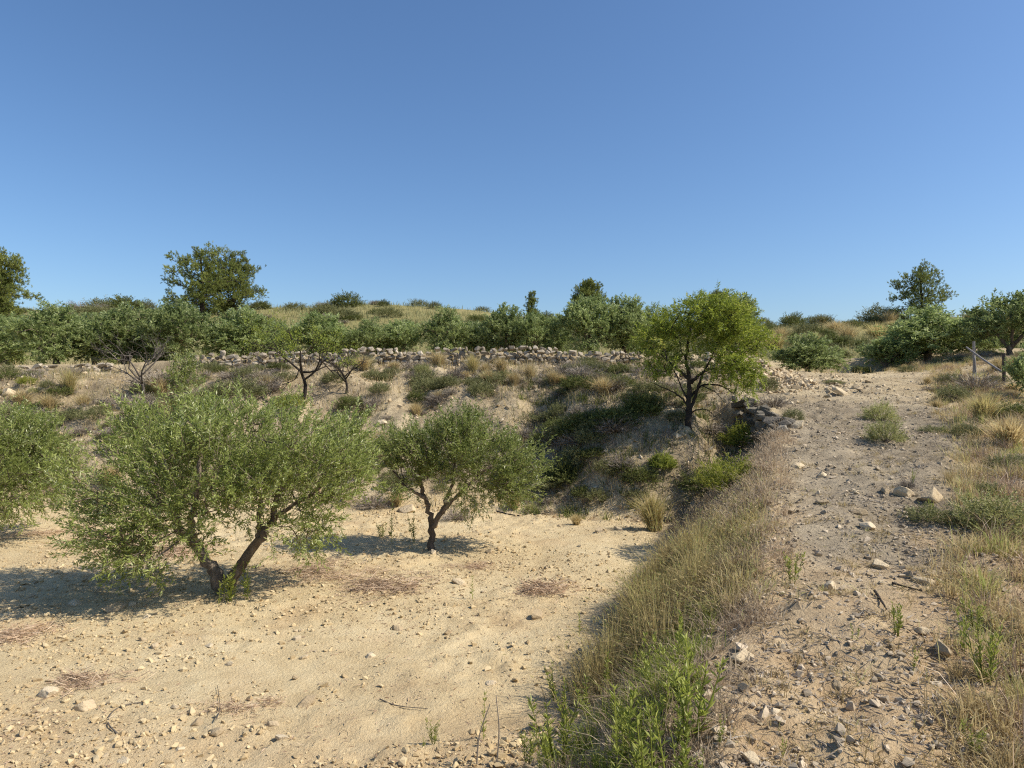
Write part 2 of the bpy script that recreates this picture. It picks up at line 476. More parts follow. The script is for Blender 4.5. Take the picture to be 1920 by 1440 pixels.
for zi, nm in enumerate(['field', 'bank', 'terrace', 'path', 'verge']):
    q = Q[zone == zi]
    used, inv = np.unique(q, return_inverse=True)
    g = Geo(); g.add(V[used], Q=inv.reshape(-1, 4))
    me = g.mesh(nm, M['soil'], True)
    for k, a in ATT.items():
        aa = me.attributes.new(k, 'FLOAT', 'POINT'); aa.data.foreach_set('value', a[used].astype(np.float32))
    o = place(nm, me)
    tag(o, kind='structure')

HX, HY = np.meshgrid(hx, hy)
g = Geo()
ii, jj = np.meshgrid(np.arange(len(hy) - 1), np.arange(len(hx) - 1), indexing='ij')
k = len(hx)
g.add(np.stack([HX, HY, height(HX, HY)], -1).reshape(-1, 3), Q=np.stack([ii * k + jj, ii * k + jj + 1, (ii + 1) * k + jj + 1, (ii + 1) * k + jj], -1).reshape(-1, 4))
me = g.mesh('hill', M['soil'], True)
aa = me.attributes.new('w_hill', 'FLOAT', 'POINT'); aa.data.foreach_set('value', smooth(29.5, 33, HY + .5 * fbm(HX * 1.3, HY * 1.3, 91, 3)).astype(np.float32).ravel())
tag(place('hill', me), kind='structure')

# ------------------------------------------------------------------ stones
def rock_template(rng, npts=15, boxy=.55, flat=.75):
    p = rng.normal(size=(npts, 3)); p = norm(p)
    p = np.sign(p) * np.abs(p) ** boxy
    p = p * rng.uniform(.78, 1.0, (npts, 1)) * np.array([1, rng.uniform(.65, .95), flat]) * .5
    bm = bmesh.new()
    for q in p: bm.verts.new(q)
    bmesh.ops.convex_hull(bm, input=bm.verts)
    bmesh.ops.delete(bm, geom=[v for v in bm.verts if not v.link_faces], context='VERTS')
    bmesh.ops.triangulate(bm, faces=bm.faces)
    bm.verts.ensure_lookup_table(); bm.verts.index_update()
    Vv = np.array([v.co for v in bm.verts]); T = np.array([[v.index for v in f.verts] for f in bm.faces])
    bm.free()
    return Vv, T


TR = np.random.default_rng(3)
PEB = [rock_template(TR, 6, .9, .7) for _ in range(12)]
GRV = [rock_template(TR, 10, .7, .65) for _ in range(12)]
STN = [rock_template(TR, 16, .72, .85) for _ in range(14)]
def boulder(rng):
    """irregular rock: a fine ball cut by random planes and roughened"""
    bm = bmesh.new(); bmesh.ops.create_icosphere(bm, subdivisions=4, radius=1.0)
    Vv = np.array([v.co for v in bm.verts]); T = np.array([[v.index for v in f.verts] for f in bm.faces]); bm.free()
    for _ in range(17):
        nn = norm(rng.normal(size=3)); d = rng.uniform(.42, .78)
        over = np.maximum(Vv @ nn - d, 0)
        Vv = Vv - over[:, None] * nn * .985
    r = 1 + .05 * fbm(Vv[:, 0] * 2.2 + 5, Vv[:, 1] * 2.2 + Vv[:, 2] * 3.1, int(rng.integers(99)), 4) + .03 * fbm(Vv[:, 2] * 6, Vv[:, 0] * 6 - Vv[:, 1] * 5, int(rng.integers(99)), 3)
    Vv = Vv * r[:, None] * np.array([1, rng.uniform(.7, .95), .75])
    return Vv / (Vv.max(0) - Vv.min(0)).max(), T


BIG = [boulder(TR) for _ in range(8)]


def rotz(n, rng, tilt=.35):
    a = rng.uniform(0, 2 * math.pi, n); b = rng.normal(0, tilt, n); c = rng.normal(0, tilt, n)
    ca, sa, cb, sb, cc, sc_ = np.cos(a), np.sin(a), np.cos(b), np.sin(b), np.cos(c), np.sin(c)
    R = np.zeros((n, 3, 3))
    Rz = R.copy(); Rz[:, 0, 0] = ca; Rz[:, 0, 1] = -sa; Rz[:, 1, 0] = sa; Rz[:, 1, 1] = ca; Rz[:, 2, 2] = 1
    Rx = R.copy(); Rx[:, 0, 0] = 1; Rx[:, 1, 1] = cb; Rx[:, 1, 2] = -sb; Rx[:, 2, 1] = sb; Rx[:, 2, 2] = cb
    Ry = R.copy(); Ry[:, 1, 1] = 1; Ry[:, 0, 0] = cc; Ry[:, 0, 2] = sc_; Ry[:, 2, 0] = -sc_; Ry[:, 2, 2] = cc
    return Rz @ Rx @ Ry


def scatter_rocks(name, x, y, size, temps, mat, rng, kind_label, cat, sink=.11):
    g = Geo()
    z = height(x, y)
    pick = rng.integers(0, len(temps), len(x))
    for k, (Vt, Tt) in enumerate(temps):
        m = pick == k; n = m.sum()
        if not n: continue
        R = rotz(n, rng)
        VV = np.einsum('nij,vj->nvi', R, Vt) * size[m][:, None, None]
        VV += np.stack([x[m], y[m], z[m] + size[m] * sink], 1)[:, None]
        TT = Tt[None] + (np.arange(n) * len(Vt))[:, None, None]
        g.add(VV.reshape(-1, 3), T=TT.reshape(-1, 3), tint=np.repeat(rng.uniform(0, 1, n), len(Tt)))
    o = place(name, g.mesh(name, mat))
    tag(o, kind_label, cat, kind='stuff')
    return o


def in_view(x, y, margin=60):
    u = 960 + FPX * x / np.maximum(y, .1)
    z = height(x, y, False)
    v = 720 - FPX * (z - EYE) / np.maximum(y, .1)
    return (y > 1.5) & (u > -margin) & (u < 1920 + margin) & (v < 1440 + margin)


rg = np.random.default_rng(11)
# field clods: density follows uneven patches
n = 105000
y = 4.0 + (rg.uniform(0, 1, n) ** 1.35) * 11; x = rg.uniform(-1, 1, n) * (y * .8 + .5)
k = in_view(x, y) & (x < XL(y) + .4) & (y < YF(x) + .8) & (fbm(x * .9, y * .9, 61, 3) + rg.uniform(-1, .9, n) - .9 * rut_band(x, y) > -.05)
x, y = x[k], y[k]
sz = np.clip(rg.lognormal(math.log(.020), .6, len(x)), .009, .09)
sm = sz < .03
scatter_rocks('field_clods', x[sm], y[sm], sz[sm], PEB, M['pebble'], rg, 'fine tan clods strewn over the sandy field', 'clods')
scatter_rocks('field_gravel', x[~sm], y[~sm], sz[~sm], GRV, M['pebble'], rg, 'small tan stones and earth lumps strewn over the sandy field', 'gravel')
n = 36000
y = 2.4 + (rg.uniform(0, 1, n) ** 1.6) * 22; x = XR(y) - .5 + rg.uniform(0, 1, n) * (XV(y) - XR(y) + 1.6)
k = in_view(x, y) & (fbm(x * 1.1, y * 1.1, 67, 3) + rg.uniform(-1, 1.1, n) > -.2)
x, y = x[k], y[k]
sz = np.clip(rg.lognormal(math.log(.022), .58, len(x)), .009, .10)
sm = sz < .024
scatter_rocks('path_grit', x[sm], y[sm], sz[sm], PEB, M['path_pebble'], rg, 'fine grit covering the sloping track', 'grit')
scatter_rocks('path_gravel', x[~sm], y[~sm], sz[~sm], GRV, M['path_pebble'], rg, 'loose tan and grey gravel covering the sloping track', 'gravel')
n = 20000
x = rg.uniform(-17, 8, n); y = YF(x) - .3 + rg.uniform(0, 1, n) * (YW(x) - YF(x) + .5)
k = in_view(x, y) & (x < XR(y)) & (fbm(x * .8, y * .8, 71, 3) + rg.uniform(-1, 1, n) > -.1)
x, y = x[k], y[k]
scatter_rocks('bank_rubble', x, y, np.clip(rg.lognormal(math.log(.058), .6, len(x)), .025, .24), PEB, M['stone'], rg,
              'scattered rubble and clods on the eroded bank', 'rubble')
n = 2600
x = rg.normal(6.9, 1.1, n); y = rg.normal(19.8, 1.5, n)
scatter_rocks('mound_rubble', x, y, np.clip(rg.lognormal(math.log(.10), .5, n), .04, .32), GRV, M['stone'], rg,
              'tan rubble heaped where the bank meets the track crest', 'rubble')

STONE_MESH = []
for Vt, Tt in STN:
    g = Geo(); g.add(Vt, T=Tt); STONE_MESH.append(g.mesh('stone', M['wall_stone']))
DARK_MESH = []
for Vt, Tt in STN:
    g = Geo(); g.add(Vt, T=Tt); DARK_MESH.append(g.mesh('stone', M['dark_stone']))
ROCK_MESH = []
for Vt, Tt in BIG:
    g = Geo(); g.add(Vt, T=Tt); ROCK_MESH.append(g.mesh('rock', M['stone'], True))


def wall_stones(root, path, hfun, rng, cw=.23, chh=.13, depth=.26, jitter=.03, lean=0.0, miss=0.05, mesh_set=None):
    """dry stone courses along a ground polyline; every stone an object of its own"""
    P = np.array(path, float)
    seg = np.linalg.norm(np.diff(P, axis=0), axis=1); cum = np.concatenate([[0], np.cumsum(seg)])
    base = np.array(root.location)
    s0 = 0.0
    course = 0
    while course < 12:
        s = rng.uniform(0, cw * .5)
        done = True
        while s < cum[-1]:
            w = cw * rng.uniform(.5, 1.75)
            sc = s + w / 2
            px = np.interp(sc, cum, P[:, 0]); py = np.interp(sc, cum, P[:, 1])
            k = min(np.searchsorted(cum, sc) - 1, len(seg) - 1); k = max(k, 0)
            d = (P[k + 1] - P[k]) / seg[k]; nrm = np.array([d[1], -d[0]])
            zb, zt = hfun(sc, px, py)
            z = zb + course * chh
            if z < zt + rng.uniform(-.06, .05):
                done = False
                if rng.uniform() > miss:
                    hh = chh * rng.uniform(.9, 1.45)
                    off = rng.normal(0, jitter) - lean * course * chh
                    ang = math.atan2(d[1], d[0]) + rng.normal(0, .14)
                    o = place('stone', (mesh_set or STONE_MESH)[rng.integers(len(STONE_MESH))], root)
                    o.location = np.array([px + nrm[0] * off, py + nrm[1] * off, z + hh * .42 + rng.normal(0, .012)]) - base
                    o.rotation_euler = (rng.normal(0, .25), rng.normal(0, .22), ang + (math.pi if rng.uniform() < .5 else 0))
                    o.scale = (w * 1.12, depth * rng.uniform(.9, 1.5), hh * 1.35)
            s += w * .97
        if done: break
        course += 1


wr = np.random.default_rng(5)
root = place('dry_stone_wall', None, loc=(-2.6, 22.0, float(height(-2.6, 21.9, False))))
tag(root, 'long low dry stone wall along the top of the bank', 'stone wall', kind='thing')
xw = np.linspace(-10.2, 4.1, 40)
wall_stones(root, np.stack([xw, 21.93 + .06 * np.sin(xw * 1.7)], 1),
            lambda s, px, py: (float(height(px, py - .12, False)) - .03, float(height(px, py + .5, False)) + .10 + .03 * math.sin(px * 2.3) - .03 * max(0, px - 1.2) - .35 * max(0, -9.6 - px)),
            wr, .19, .125, .24, .035, .1, .01)
root = place('low_stone_wall', None, loc=(-14.8, 22.2, float(height(-14.8, 22.1, False))))
tag(root, 'short collapsed stretch of low stone wall below the olive with short dark trunk', 'stone wall', kind='thing')
xw = np.linspace(-16.6, -12.9, 12)
wall_stones(root, np.stack([xw, np.interp(xw, [-16.6, -12.9], [22.0, 22.2])], 1),
            lambda s, px, py: (float(height(px, py - .1, False)) - .02, float(height(px, py + .4, False)) - .06),
            wr, .24, .11, .24, .05, .3, .12)
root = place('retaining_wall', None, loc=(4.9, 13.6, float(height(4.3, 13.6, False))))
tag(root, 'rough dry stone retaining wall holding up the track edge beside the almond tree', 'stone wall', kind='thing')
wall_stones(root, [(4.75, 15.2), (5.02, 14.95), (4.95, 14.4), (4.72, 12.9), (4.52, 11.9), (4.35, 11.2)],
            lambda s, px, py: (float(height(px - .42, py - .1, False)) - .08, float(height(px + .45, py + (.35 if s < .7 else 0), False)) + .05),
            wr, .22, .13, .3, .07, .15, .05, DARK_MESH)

# loose rocks one can point at: (u, v, width px, label)
rr = np.random.default_rng(19)
ROCKS = [
    (1628, 992, 36, 'largest pale rock lying in the middle of the gravel track'),
    (1745, 938, 46, 'long slanting tan slab on the right of the gravel track'),
    (1612, 964, 30, 'rounded tan rock just behind the largest rock on the track'),
    (1692, 930, 34, 'flat pale rock left of the slanting slab on the track'),
    (1660, 925, 24, 'small tan rock between flat pale rock and track centre'),
    (1492, 803, 26, 'pointed pale rock at the track edge above the retaining wall'),
    (1497, 878, 28, 'flat white stone on the track edge below the retaining wall'),
    (1544, 945, 22, 'pale stone on the left half of the track'),
    (1484, 961, 18, 'small stone close to the left edge of the track'),
    (1542, 893, 20, 'buried tan stone on the track left of centre'),
    (1578, 740, 28, 'flat pale slab showing through the upper track'),
    (1008, 1158, 26, 'upright cream rock standing alone on the sandy field'),
    (746, 1182, 27, 'pinkish rock lying on the sandy field'),
    (840, 1188, 18, 'small cream rock to the right of the pinkish rock'),
    (863, 1097, 26, 'pale wedge of rock beside small green weed on the field'),
    (768, 958, 30, 'cream boulder at the foot of the bank behind the second olive'),
    (1160, 995, 18, 'flat cream stone at the far corner of the field'),
    (1122, 998, 16, 'tan stone left of the flat cream stone by the gully'),
    (890, 1002, 18, 'small tan rock on the field right of the second olive'),
    (917, 1037, 14, 'small cream rock below the tan rock on the field'),
    (296, 1112, 34, 'pale rock half in the shadow of the large olive'),
    (210, 1145, 36, 'broad tan rock in the shadow of the large olive'),
    (290, 1082, 34, 'flat rock at the upper rim of the large olive shadow'),
    (137, 1135, 22, 'small tan rock at the outer end of the large olive shadow'),
    (88, 1304, 34, 'low tan lump of earth at the lower left of the field'),
    (160, 1330, 34, 'crumbled earth lump left of the curved stick'),
    (400, 1378, 34, 'flat pinkish slab below the dry weed tuft'),
    (527, 1388, 26, 'tan rock near the bottom edge of the field'),
    (512, 1362, 28, 'cream rock just above the tan rock near the bottom edge'),
    (573, 1322, 32, 'dark undercut clod in the lower field'),
    (341, 1410, 18, 'grey stone near the bottom left edge of the field'),
    (235, 1430, 22, 'dark wedge of stone cut by the bottom edge'),
    (200, 1422, 14, 'small white stone near the bottom left edge'),
    (370, 1358, 20, 'reddish tan stone left of the dry weed tuft base'),
    (327, 1328, 16, 'tan pebble between curved stick and dry weed tuft'),
    (570, 1236, 18, 'brown clod on the wheel rut in the field'),
    (695, 1232, 20, 'pale stone at the edge of the middle wheel rut'),
    (430, 1247, 15, 'white pebble on the field below the large olive'),
    (393, 1213, 16, 'dark clod on the field below the large olive weeds'),
    (428, 1208, 10, 'tiny grey pebble beside dark clod below the large olive'),
    (1115, 1225, 42, 'flat weathered slab at the foot of the grassy slope'),
    (1390, 1240, 46, 'crumbling pale rock on the edge above the dry grass'),
    (1405, 1258, 22, 'angular tan rock in front of the crumbling pale rock'),
    (1770, 1225, 50, 'grey rock half hidden among weeds right of the track'),
    (1570, 1290, 34, 'broad tan rock set in the near part of the track'),
    (1556, 1104, 40, 'pale flat rock in the track soil near the dark sticks'),
    (1735, 1095, 34, 'grey rock at the right of the near track'),
    (1645, 1062, 30, 'flat tan rock across the middle of the near track'),
    (1410, 1425, 34, 'tan stone at the bottom edge of the picture on the track'),
    (1455, 1345, 30, 'orange tan stone at the left edge of the near track'),
    (1100, 715, 22, 'pale squared rock below the stone wall near the mound'),
    (1085, 706, 18, 'tan rock left of the squared rock below the wall'),
    (715, 795, 22, 'grey rock among scrub halfway up the bank'),
    (20, 745, 34, 'pale rock outcrop on the bank at the left edge'),
    (1900, 995, 40, 'pale rock partly under the pale green shrub'),
]
for i, (u, v, w, lab) in enumerate(ROCKS):
    p = pix(u, v)
    s = w / FPX * p[1] * 1.1
    o = place('rock', ROCK_MESH[i % len(ROCK_MESH)], loc=(p[0], p[1], p[2] + s * .10), rot=(rr.normal(0, .2), rr.normal(0, .2), rr.uniform(0, 6.28)),
              scale=(s * 1.05, s * rr.uniform(.7, 1), s * rr.uniform(.7, 1.0)))
    if i == 11: o.scale = (s * .95, s * .8, s * 1.05); o.rotation_euler = (.1, .15, .4)
    tag(o, lab, 'rock', 'loose rocks on the ground')
# fist-sized stones that nothing tells apart
ns = 0
for nm, cnt, gen, lab in (('field', 70, lambda: (rr.uniform(-8, 2.5), rr.uniform(4.8, 13.2)), 'fist-sized tan stone lying loose on the sandy field'),
                          ('path', 85, lambda: (rr.uniform(1.5, 10), rr.uniform(3.5, 20)), 'fist-sized pale stone lying loose on the gravel track')):
    got = 0
    while got < cnt:
        px, py = gen()
        ok = (px < XL(py)) if nm == 'field' else (XR(py) + .1 < px < XV(py))
        if not ok or not in_view(np.array([px]), np.array([py]), -10)[0]: continue
        s = rr.uniform(.04, .10) 
        o = place('stone', ROCK_MESH[rr.integers(len(ROCK_MESH))], loc=(px, py, float(height(px, py)) + s * .08), rot=(rr.normal(0, .3), rr.normal(0, .3), rr.uniform(0, 6.28)),
                  scale=(s, s * rr.uniform(.7, 1), s * rr.uniform(.6, .95)))
        tag(o, lab, 'stone', 'loose stones on the ' + ('field' if nm == 'field' else 'track'))
        got += 1

# ------------------------------------------------------------------ trees
def crown_parts(limbs, lobes, nclump, tw, lv, leafL, leafW, twigL, cr, seed, up=.65, out=.55, noise=.4, droop=.0,
                inner=.45, twig_w=.006, br=(.016, .005), sag=.0, lean_tint=0.0, spread=.75):
    """returns Geo for trunk, branches, crown (local coordinates, base at origin)"""
    rng = np.random.default_rng(seed)
    gt, gb, gc = Geo(), Geo(), Geo()
    nodes = []
    for pts, r0, r1 in limbs:
        n = max(6, int(4 * len(pts)))
        P = spline(pts, n)
        P[1:] += rng.normal(0, .012, (n - 1, 3)) * min(1, r0 * 20)
        rad = np.linspace(0, 1, n) ** .8
        tube(gt, P, r0 + (r1 - r0) * rad, 8, rng.uniform(), .08, rng)
        nodes.extend(P[n // 3:])
    Lb = np.array([l[:6] for l in lobes], float)
    wt = np.array([(l[6] if len(l) > 6 else 1.0) for l in lobes]) * (Lb[:, 3] * Lb[:, 4] * Lb[:, 5]) ** .75
    cen = (Lb[:, :3] * wt[:, None]).sum(0) / wt.sum()
    pick = rng.choice(len(Lb), nclump, p=wt / wt.sum())
    d = norm(rng.normal(size=(nclump, 3)))
    rad = inner + (1 - inner) * rng.uniform(0, 1, (nclump, 1)) ** .7
    cc = Lb[pick, :3] + d * rad * Lb[pick, 3:6]
    zmin = cc[:, 2].min(); zmax = cc[:, 2].max()
    # branches: join every clump to the nearest wood already there
    N = np.array(nodes)
    order = np.argsort(np.linalg.norm(cc[:, None] - N[None], axis=2).min(1))
    for k in order:
        dist = np.linalg.norm(N - cc[k], axis=1) + .35 * np.maximum(0, N[:, 2] - cc[k, 2])
        a = N[np.argmin(dist)]; b = cc[k]
        L = np.linalg.norm(b - a)
        if L < .03: continue
        mid = (a + b) / 2 + rng.normal(0, .08, 3) * L + np.array([0, 0, -.10 * L])
        P = spline([a, mid, b], 5)
        r = br[0] * min(1.6, .5 + L * .9)
        tube(gb, P, np.linspace(r, br[1], 5), 4, rng.uniform(), 0, rng)
        N = np.vstack([N, P[1:]])
    # twigs
    n = nclump * tw
    ci = np.repeat(np.arange(nclump), tw)
    st = cc[ci] + rng.normal(0, cr, (n, 3)) * np.array([1, 1, .8])
    ow = norm(st - cen)
    low = 1 - smooth(zmin, zmin + .45 * (zmax - zmin), st[:, 2])
    D = ow * out + np.array([0, 0, 1]) * (up * (1 - low * 1.1) - droop)[:, None] if np.ndim(droop) else ow * out + np.array([0, 0, 1]) * (up * (1 - low * 1.1) - droop)[:, None]
    D = norm(D + rng.normal(0, noise, (n, 3)))
    tl = twigL * rng.uniform(.6, 1.35, n)
    # twig strips
    S = norm(np.cross(D, rng.normal(size=(n, 3)))) * twig_w * .5
    Vt = np.stack([st - D * tl[:, None] * .25 - S, st - D * tl[:, None] * .25 + S, st + D * tl[:, None] + S * .4, st + D * tl[:, None] - S * .4], 1)
    gb.add(Vt.reshape(-1, 3), Q=np.arange(n * 4).reshape(n, 4), tint=rng.uniform(0, 1, n))
    t = np.linspace(.05, 1.0, lv)
    P = st[:, None] + D[:, None] * (t[None] * tl[:, None])[..., None]
    P[..., 2] -= sag * (t[None] ** 2) * tl[:, None]
    pr = norm(np.cross(D[:, None], rng.normal(size=(n, lv, 3))))
    LD = norm(D[:, None] * .75 + pr * spread + np.array([0, 0, -sag * .8]) + rng.normal(0, .15, (n, lv, 3)))
    ct = rng.normal(0, .15, nclump)[ci]
    tint = np.clip(rng.beta(2, 2.2, (n, lv)) + ct[:, None], 0, 1)
    m = n * lv
    leaves(gc, P.reshape(-1, 3), LD.reshape(-1, 3), leafL * rng.uniform(.65, 1.25, m), leafW * rng.uniform(.75, 1.2, m), rng, tint.ravel())
    return gt, gb, gc


def tree_thing(name, label, cat, loc, parts, group=None, rz=0, sc=1.0):
    root = place(name, None, loc=loc, rot=(0, 0, rz), scale=sc)
    tag(root, label, cat, group)
    for nm, me in parts:
        place(nm, me, root)
    return root


def build(parts, leaf, bark):
    gt, gb, gc = parts
    return [('trunk', gt.mesh('trunk', M[bark], True)), ('branches', gb.mesh('branches', M[bark])), ('crown', gc.mesh('crown', M[leaf]))]


# the large olive
p = pix(418, 1112)
parts = crown_parts(
    [([(.02, 0, -.1), (-.02, 0, .10), (-.12, 0, .30), (-.34, 0, .62), (-.72, .05, 1.08), (-1.0, .1, 1.4)], .115, .03),
     ([(.03, 0, -.05), (.10, 0, .18), (.26, -.02, .42), (.46, -.04, .72), (.60, 0, .97), (.66, .0, 1.3), (.78, .1, 1.75)], .09, .022),
     ([(.45, -.03, .70), (.40, .12, .95), (.36, .3, 1.3), (.3, .35, 1.7)], .05, .02),
     ([(-.34, 0, .62), (-.28, -.22, .95), (-.15, -.35, 1.35), (-.1, -.35, 1.8)], .05, .02),
     ([(-.72, .05, 1.08), (-1.1, -.1, 1.2), (-1.45, -.2, 1.35)], .032, .015),
     ([(.6, 0, .97), (.95, .05, 1.2), (1.3, .15, 1.5)], .032, .015)],
    [(-.95, 0, 1.50, .85, 1.0, .68), (0, 0, 1.68, .9, 1.1, .66), (.85, 0, 1.55, .8, 1.0, .70), (-1.25, -.1, .95, .42, .6, .42, .8),
     (-.55, -.7, 1.0, .5, .5, .5, .8), (-.1, -.75, 1.05, .4, .4, .35, .7), (-.38, -.55, .72, .42, .3, .3, .8), (-1.0, -.5, .7, .35, .35, .3, .7), (.98, .1, .92, .42, .6, .42, .9), (1.33, .2, 1.65, .42, .7, .55), (-1.1, .2, 2.02, .4, .5, .3, .8),
     (.5, -.5, 1.9, .6, .5, .4, .8), (-.05, .1, 2.15, .6, .6, .25, .7)],
    235, 13, 18, .062, .0165, .25, .125, 101)
tree_thing('olive_tree', 'large spreading olive tree with forked trunk in the near left of the field', 'olive tree', p, build(parts, 'olive_leaf', 'bark'), 'olive trees in the field', sc=(1, 1, .93))
OLIVE1 = p
# second olive
p = pix(808, 1032)
parts = crown_parts(
    [([(0, 0, -.1), (0, 0, .3), (-.02, 0, .6), (-.10, 0, .9), (-.16, 0, 1.3), (-.1, 0, 1.75)], .062, .018),
     ([(.02, 0, .38), (.14, 0, .58), (.34, 0, .82), (.6, 0, 1.08), (.95, 0, 1.4)], .048, .016),
     ([(.16, 0, .6), (.24, .05, .85), (.32, .1, 1.15), (.36, .1, 1.6)], .045, .015),
     ([(-.08, 0, .85), (-.35, -.1, 1.05), (-.55, -.1, 1.3)], .03, .012)],
    [(-.3, 0, 1.48, .46, .6, .46), (.35, 0, 1.62, .5, .7, .5), (.95, 0, 1.40, .5, .6, .5), (1.3, .1, 1.3, .34, .45, .45), (.85, -.1, .98, .42, .5, .25, .7),
     (-.35, -.2, 1.1, .38, .4, .2, .6), (.55, 0, 1.95, .2, .3, .25, .8)],
    145, 12, 17, .062, .017, .24, .105, 102)
tree_thing('olive_tree', 'smaller slender olive tree beside the large one, at mid field', 'olive tree', p, build(parts, 'olive_leaf', 'bark'), 'olive trees in the field', sc=(1, 1, .93))
OLIVE2 = p
# olive at the left edge
p = at(-38, 11.3)
parts = crown_parts(
    [([(0, 0, -.1), (.02, 0, .3), (.1, 0, .6), (.45, 0, .95), (.8, 0, 1.3)], .09, .02), ([(.05, 0, .4), (-.2, 0, .8), (-.5, .1, 1.4)], .06, .02),
     ([(.1, 0, .6), (.1, .1, 1.1), (.0, .1, 1.7)], .05, .02)],
    [(0, 0, 1.45, .9, 1.0, .6), (.75, 0, 1.35, .6, .8, .6), (.95, -.2, .8, .4, .5, .35, .8), (.45, -.4, .85, .5, .5, .35, .8), (-.8, 0, 1.3, .6, .8, .6)],
    190, 13, 18, .062, .017, .25, .12, 103)
tree_thing('olive_tree', 'olive tree cut off by the left edge of the picture', 'olive tree', p, build(parts, 'olive_leaf', 'bark'), 'olive trees in the field')
# sapling / tall olive shoots behind the large olive
p = pix(345, 768)
parts = crown_parts([([(0, 0, -.05), (.02, 0, .3), (.05, 0, .7)], .02, .008)], [(.0, 0, .55, .25, .25, .4), (.05, 0, .85, .18, .18, .3)], 26, 10, 12, .075, .022, .25, .09, 104, up=1.0)
tree_thing('olive_sapling', 'upright olive sapling on the bank behind the large olive', 'sapling', p, build(parts, 'olive_leaf', 'grey_bark'))

# almond tree
p = pix(1291, 800)
parts = crown_parts(
    [([(0, 0, -.1), (.0, 0, .3), (.03, 0, .7), (.0, 0, 1.1), (-.05, 0, 1.5), (.05, 0, 2.1)], .085, .02),
     ([(.03, 0, .35), (.12, 0, .55), (.2, -.1, .9), (.4, -.1, 1.3), (.75, 0, 1.9)], .045, .014),
     ([(.02, 0, .6), (.3, .1, .85), (.7, .1, .85), (1.0, .1, .7)], .03, .01),
     ([(.0, 0, .4), (-.15, 0, .6), (-.4, 0, .75), (-.75, 0, .9)], .03, .008),
     ([(.0, 0, 1.0), (-.3, 0, 1.25), (-.6, 0, 1.5)], .04, .012),
     ([(.05, 0, .9), (.35, 0, 1.15), (.9, 0, 1.25), (1.2, 0, 1.45)], .04, .012),
     ([(.0, 0, .5), (-.12, .1, .8), (-.3, .1, 1.2)], .025, .01), ([(.02, 0, .25), (.15, -.1, .35), (.35, -.15, .35), (.55, -.2, .2)], .02, .005),
     ([(.0, 0, .3), (-.2, -.1, .4), (-.5, -.1, .38)], .016, .004), ([(.3, 0, .85), (.55, -.2, .7), (.75, -.2, .45)], .014, .004)],
    [(-.05, 0, 2.22, .62, .7, .50), (.6, 0, 2.25, .68, .75, .52), (-.6, 0, 1.75, .42, .6, .42), (1.15, 0, 1.85, .5, .6, .42), (1.1, -.1, 1.15, .4, .45, .4, 1.0),
     (.35, -.2, 1.65, .6, .5, .35, .6), (-.5, -.1, 1.3, .4, .4, .3, .8), (.75, -.3, 1.35, .4, .4, .3, .8), (1.45, 0, 1.9, .3, .4, .2, .8)],
    150, 13, 14, .075, .021, .2, .11, 105, up=.35, out=.45, noise=.5, sag=.35, br=(.02, .006))
tree_thing('almond_tree', 'bright yellow-green almond tree with dark trunk beside the track', 'almond tree', p, build(parts, 'almond_leaf', 'dark_bark'), sc=(.93, .93, .97))
ALMOND = p


# bare and half-bare trees on the bank
def bare_tree(seed, H, W, n, leafy, nl, leaf='almond_leaf', bark='dark_bark', r0=.05):
    rng = np.random.default_rng(seed)
    gt, gb, gc = Geo(), Geo(), Geo()
    tr = spline([(0, 0, -.1), (.03 * H, 0, .15 * H), (-.02 * H, 0, .32 * H)], 8)
    tube(gt, tr, np.linspace(r0, r0 * .7, 8), 7, .4, .08, rng)
    tips = []
    def grow(a, d, L, r, lev):
        m = a + d * L * .5 + rng.normal(0, .1, 3) * L
        e = a + d * L + rng.normal(0, .08, 3) * L
        P = spline([a, m, e], 5)
        tube(gt if lev == 0 else gb, P, np.linspace(r, r * .55, 5), 5 if lev < 2 else 4, rng.uniform(), 0, rng)
        tips.append((e, d))
        if lev < 4 and r > .004:
            for _ in range(rng.integers(2, 4)):
                nd = norm(d + rng.normal(0, .55, 3) + np.array([0, 0, .12]))
                k = rng.integers(2, 5)
                grow(P[k], nd, L * rng.uniform(.55, .8), r * rng.uniform(.45, .62), lev + 1)
    for i in range(n):
        a = i / n * 6.28 + rng.uniform(0, .8)
        d = norm(np.array([math.cos(a) * W, math.sin(a) * W * .7, 1.0 * H * rng.uniform(.5, 1)]))
        grow(tr[-1 - i % 3], d, .36 * max(H, W), r0 * .6, 0)
    if leafy:
        T = np.array([t[0] for t in tips]); Dm = np.array([t[1] for t in tips])
        k = rng.choice(len(T), size=min(nl, len(T)), replace=False)
        k = k[T[k, 2] > leafy * H]
        if len(k):
            P = np.repeat(T[k], 22, 0) + rng.normal(0, .07, (len(k) * 22, 3))
            leaves(gc, P, rng.normal(size=P.shape) + np.repeat(Dm[k], 22, 0) * .5, .06 * rng.uniform(.7, 1.2, len(P)), .02, rng, rng.beta(2, 2, len(P)))
    parts = [('trunk', gt.mesh('trunk', M[bark], True)), ('branches', gb.mesh('branches', M[bark]))]
    if gc.V: parts.append(('crown', gc.mesh('crown', M[leaf])))
    return parts


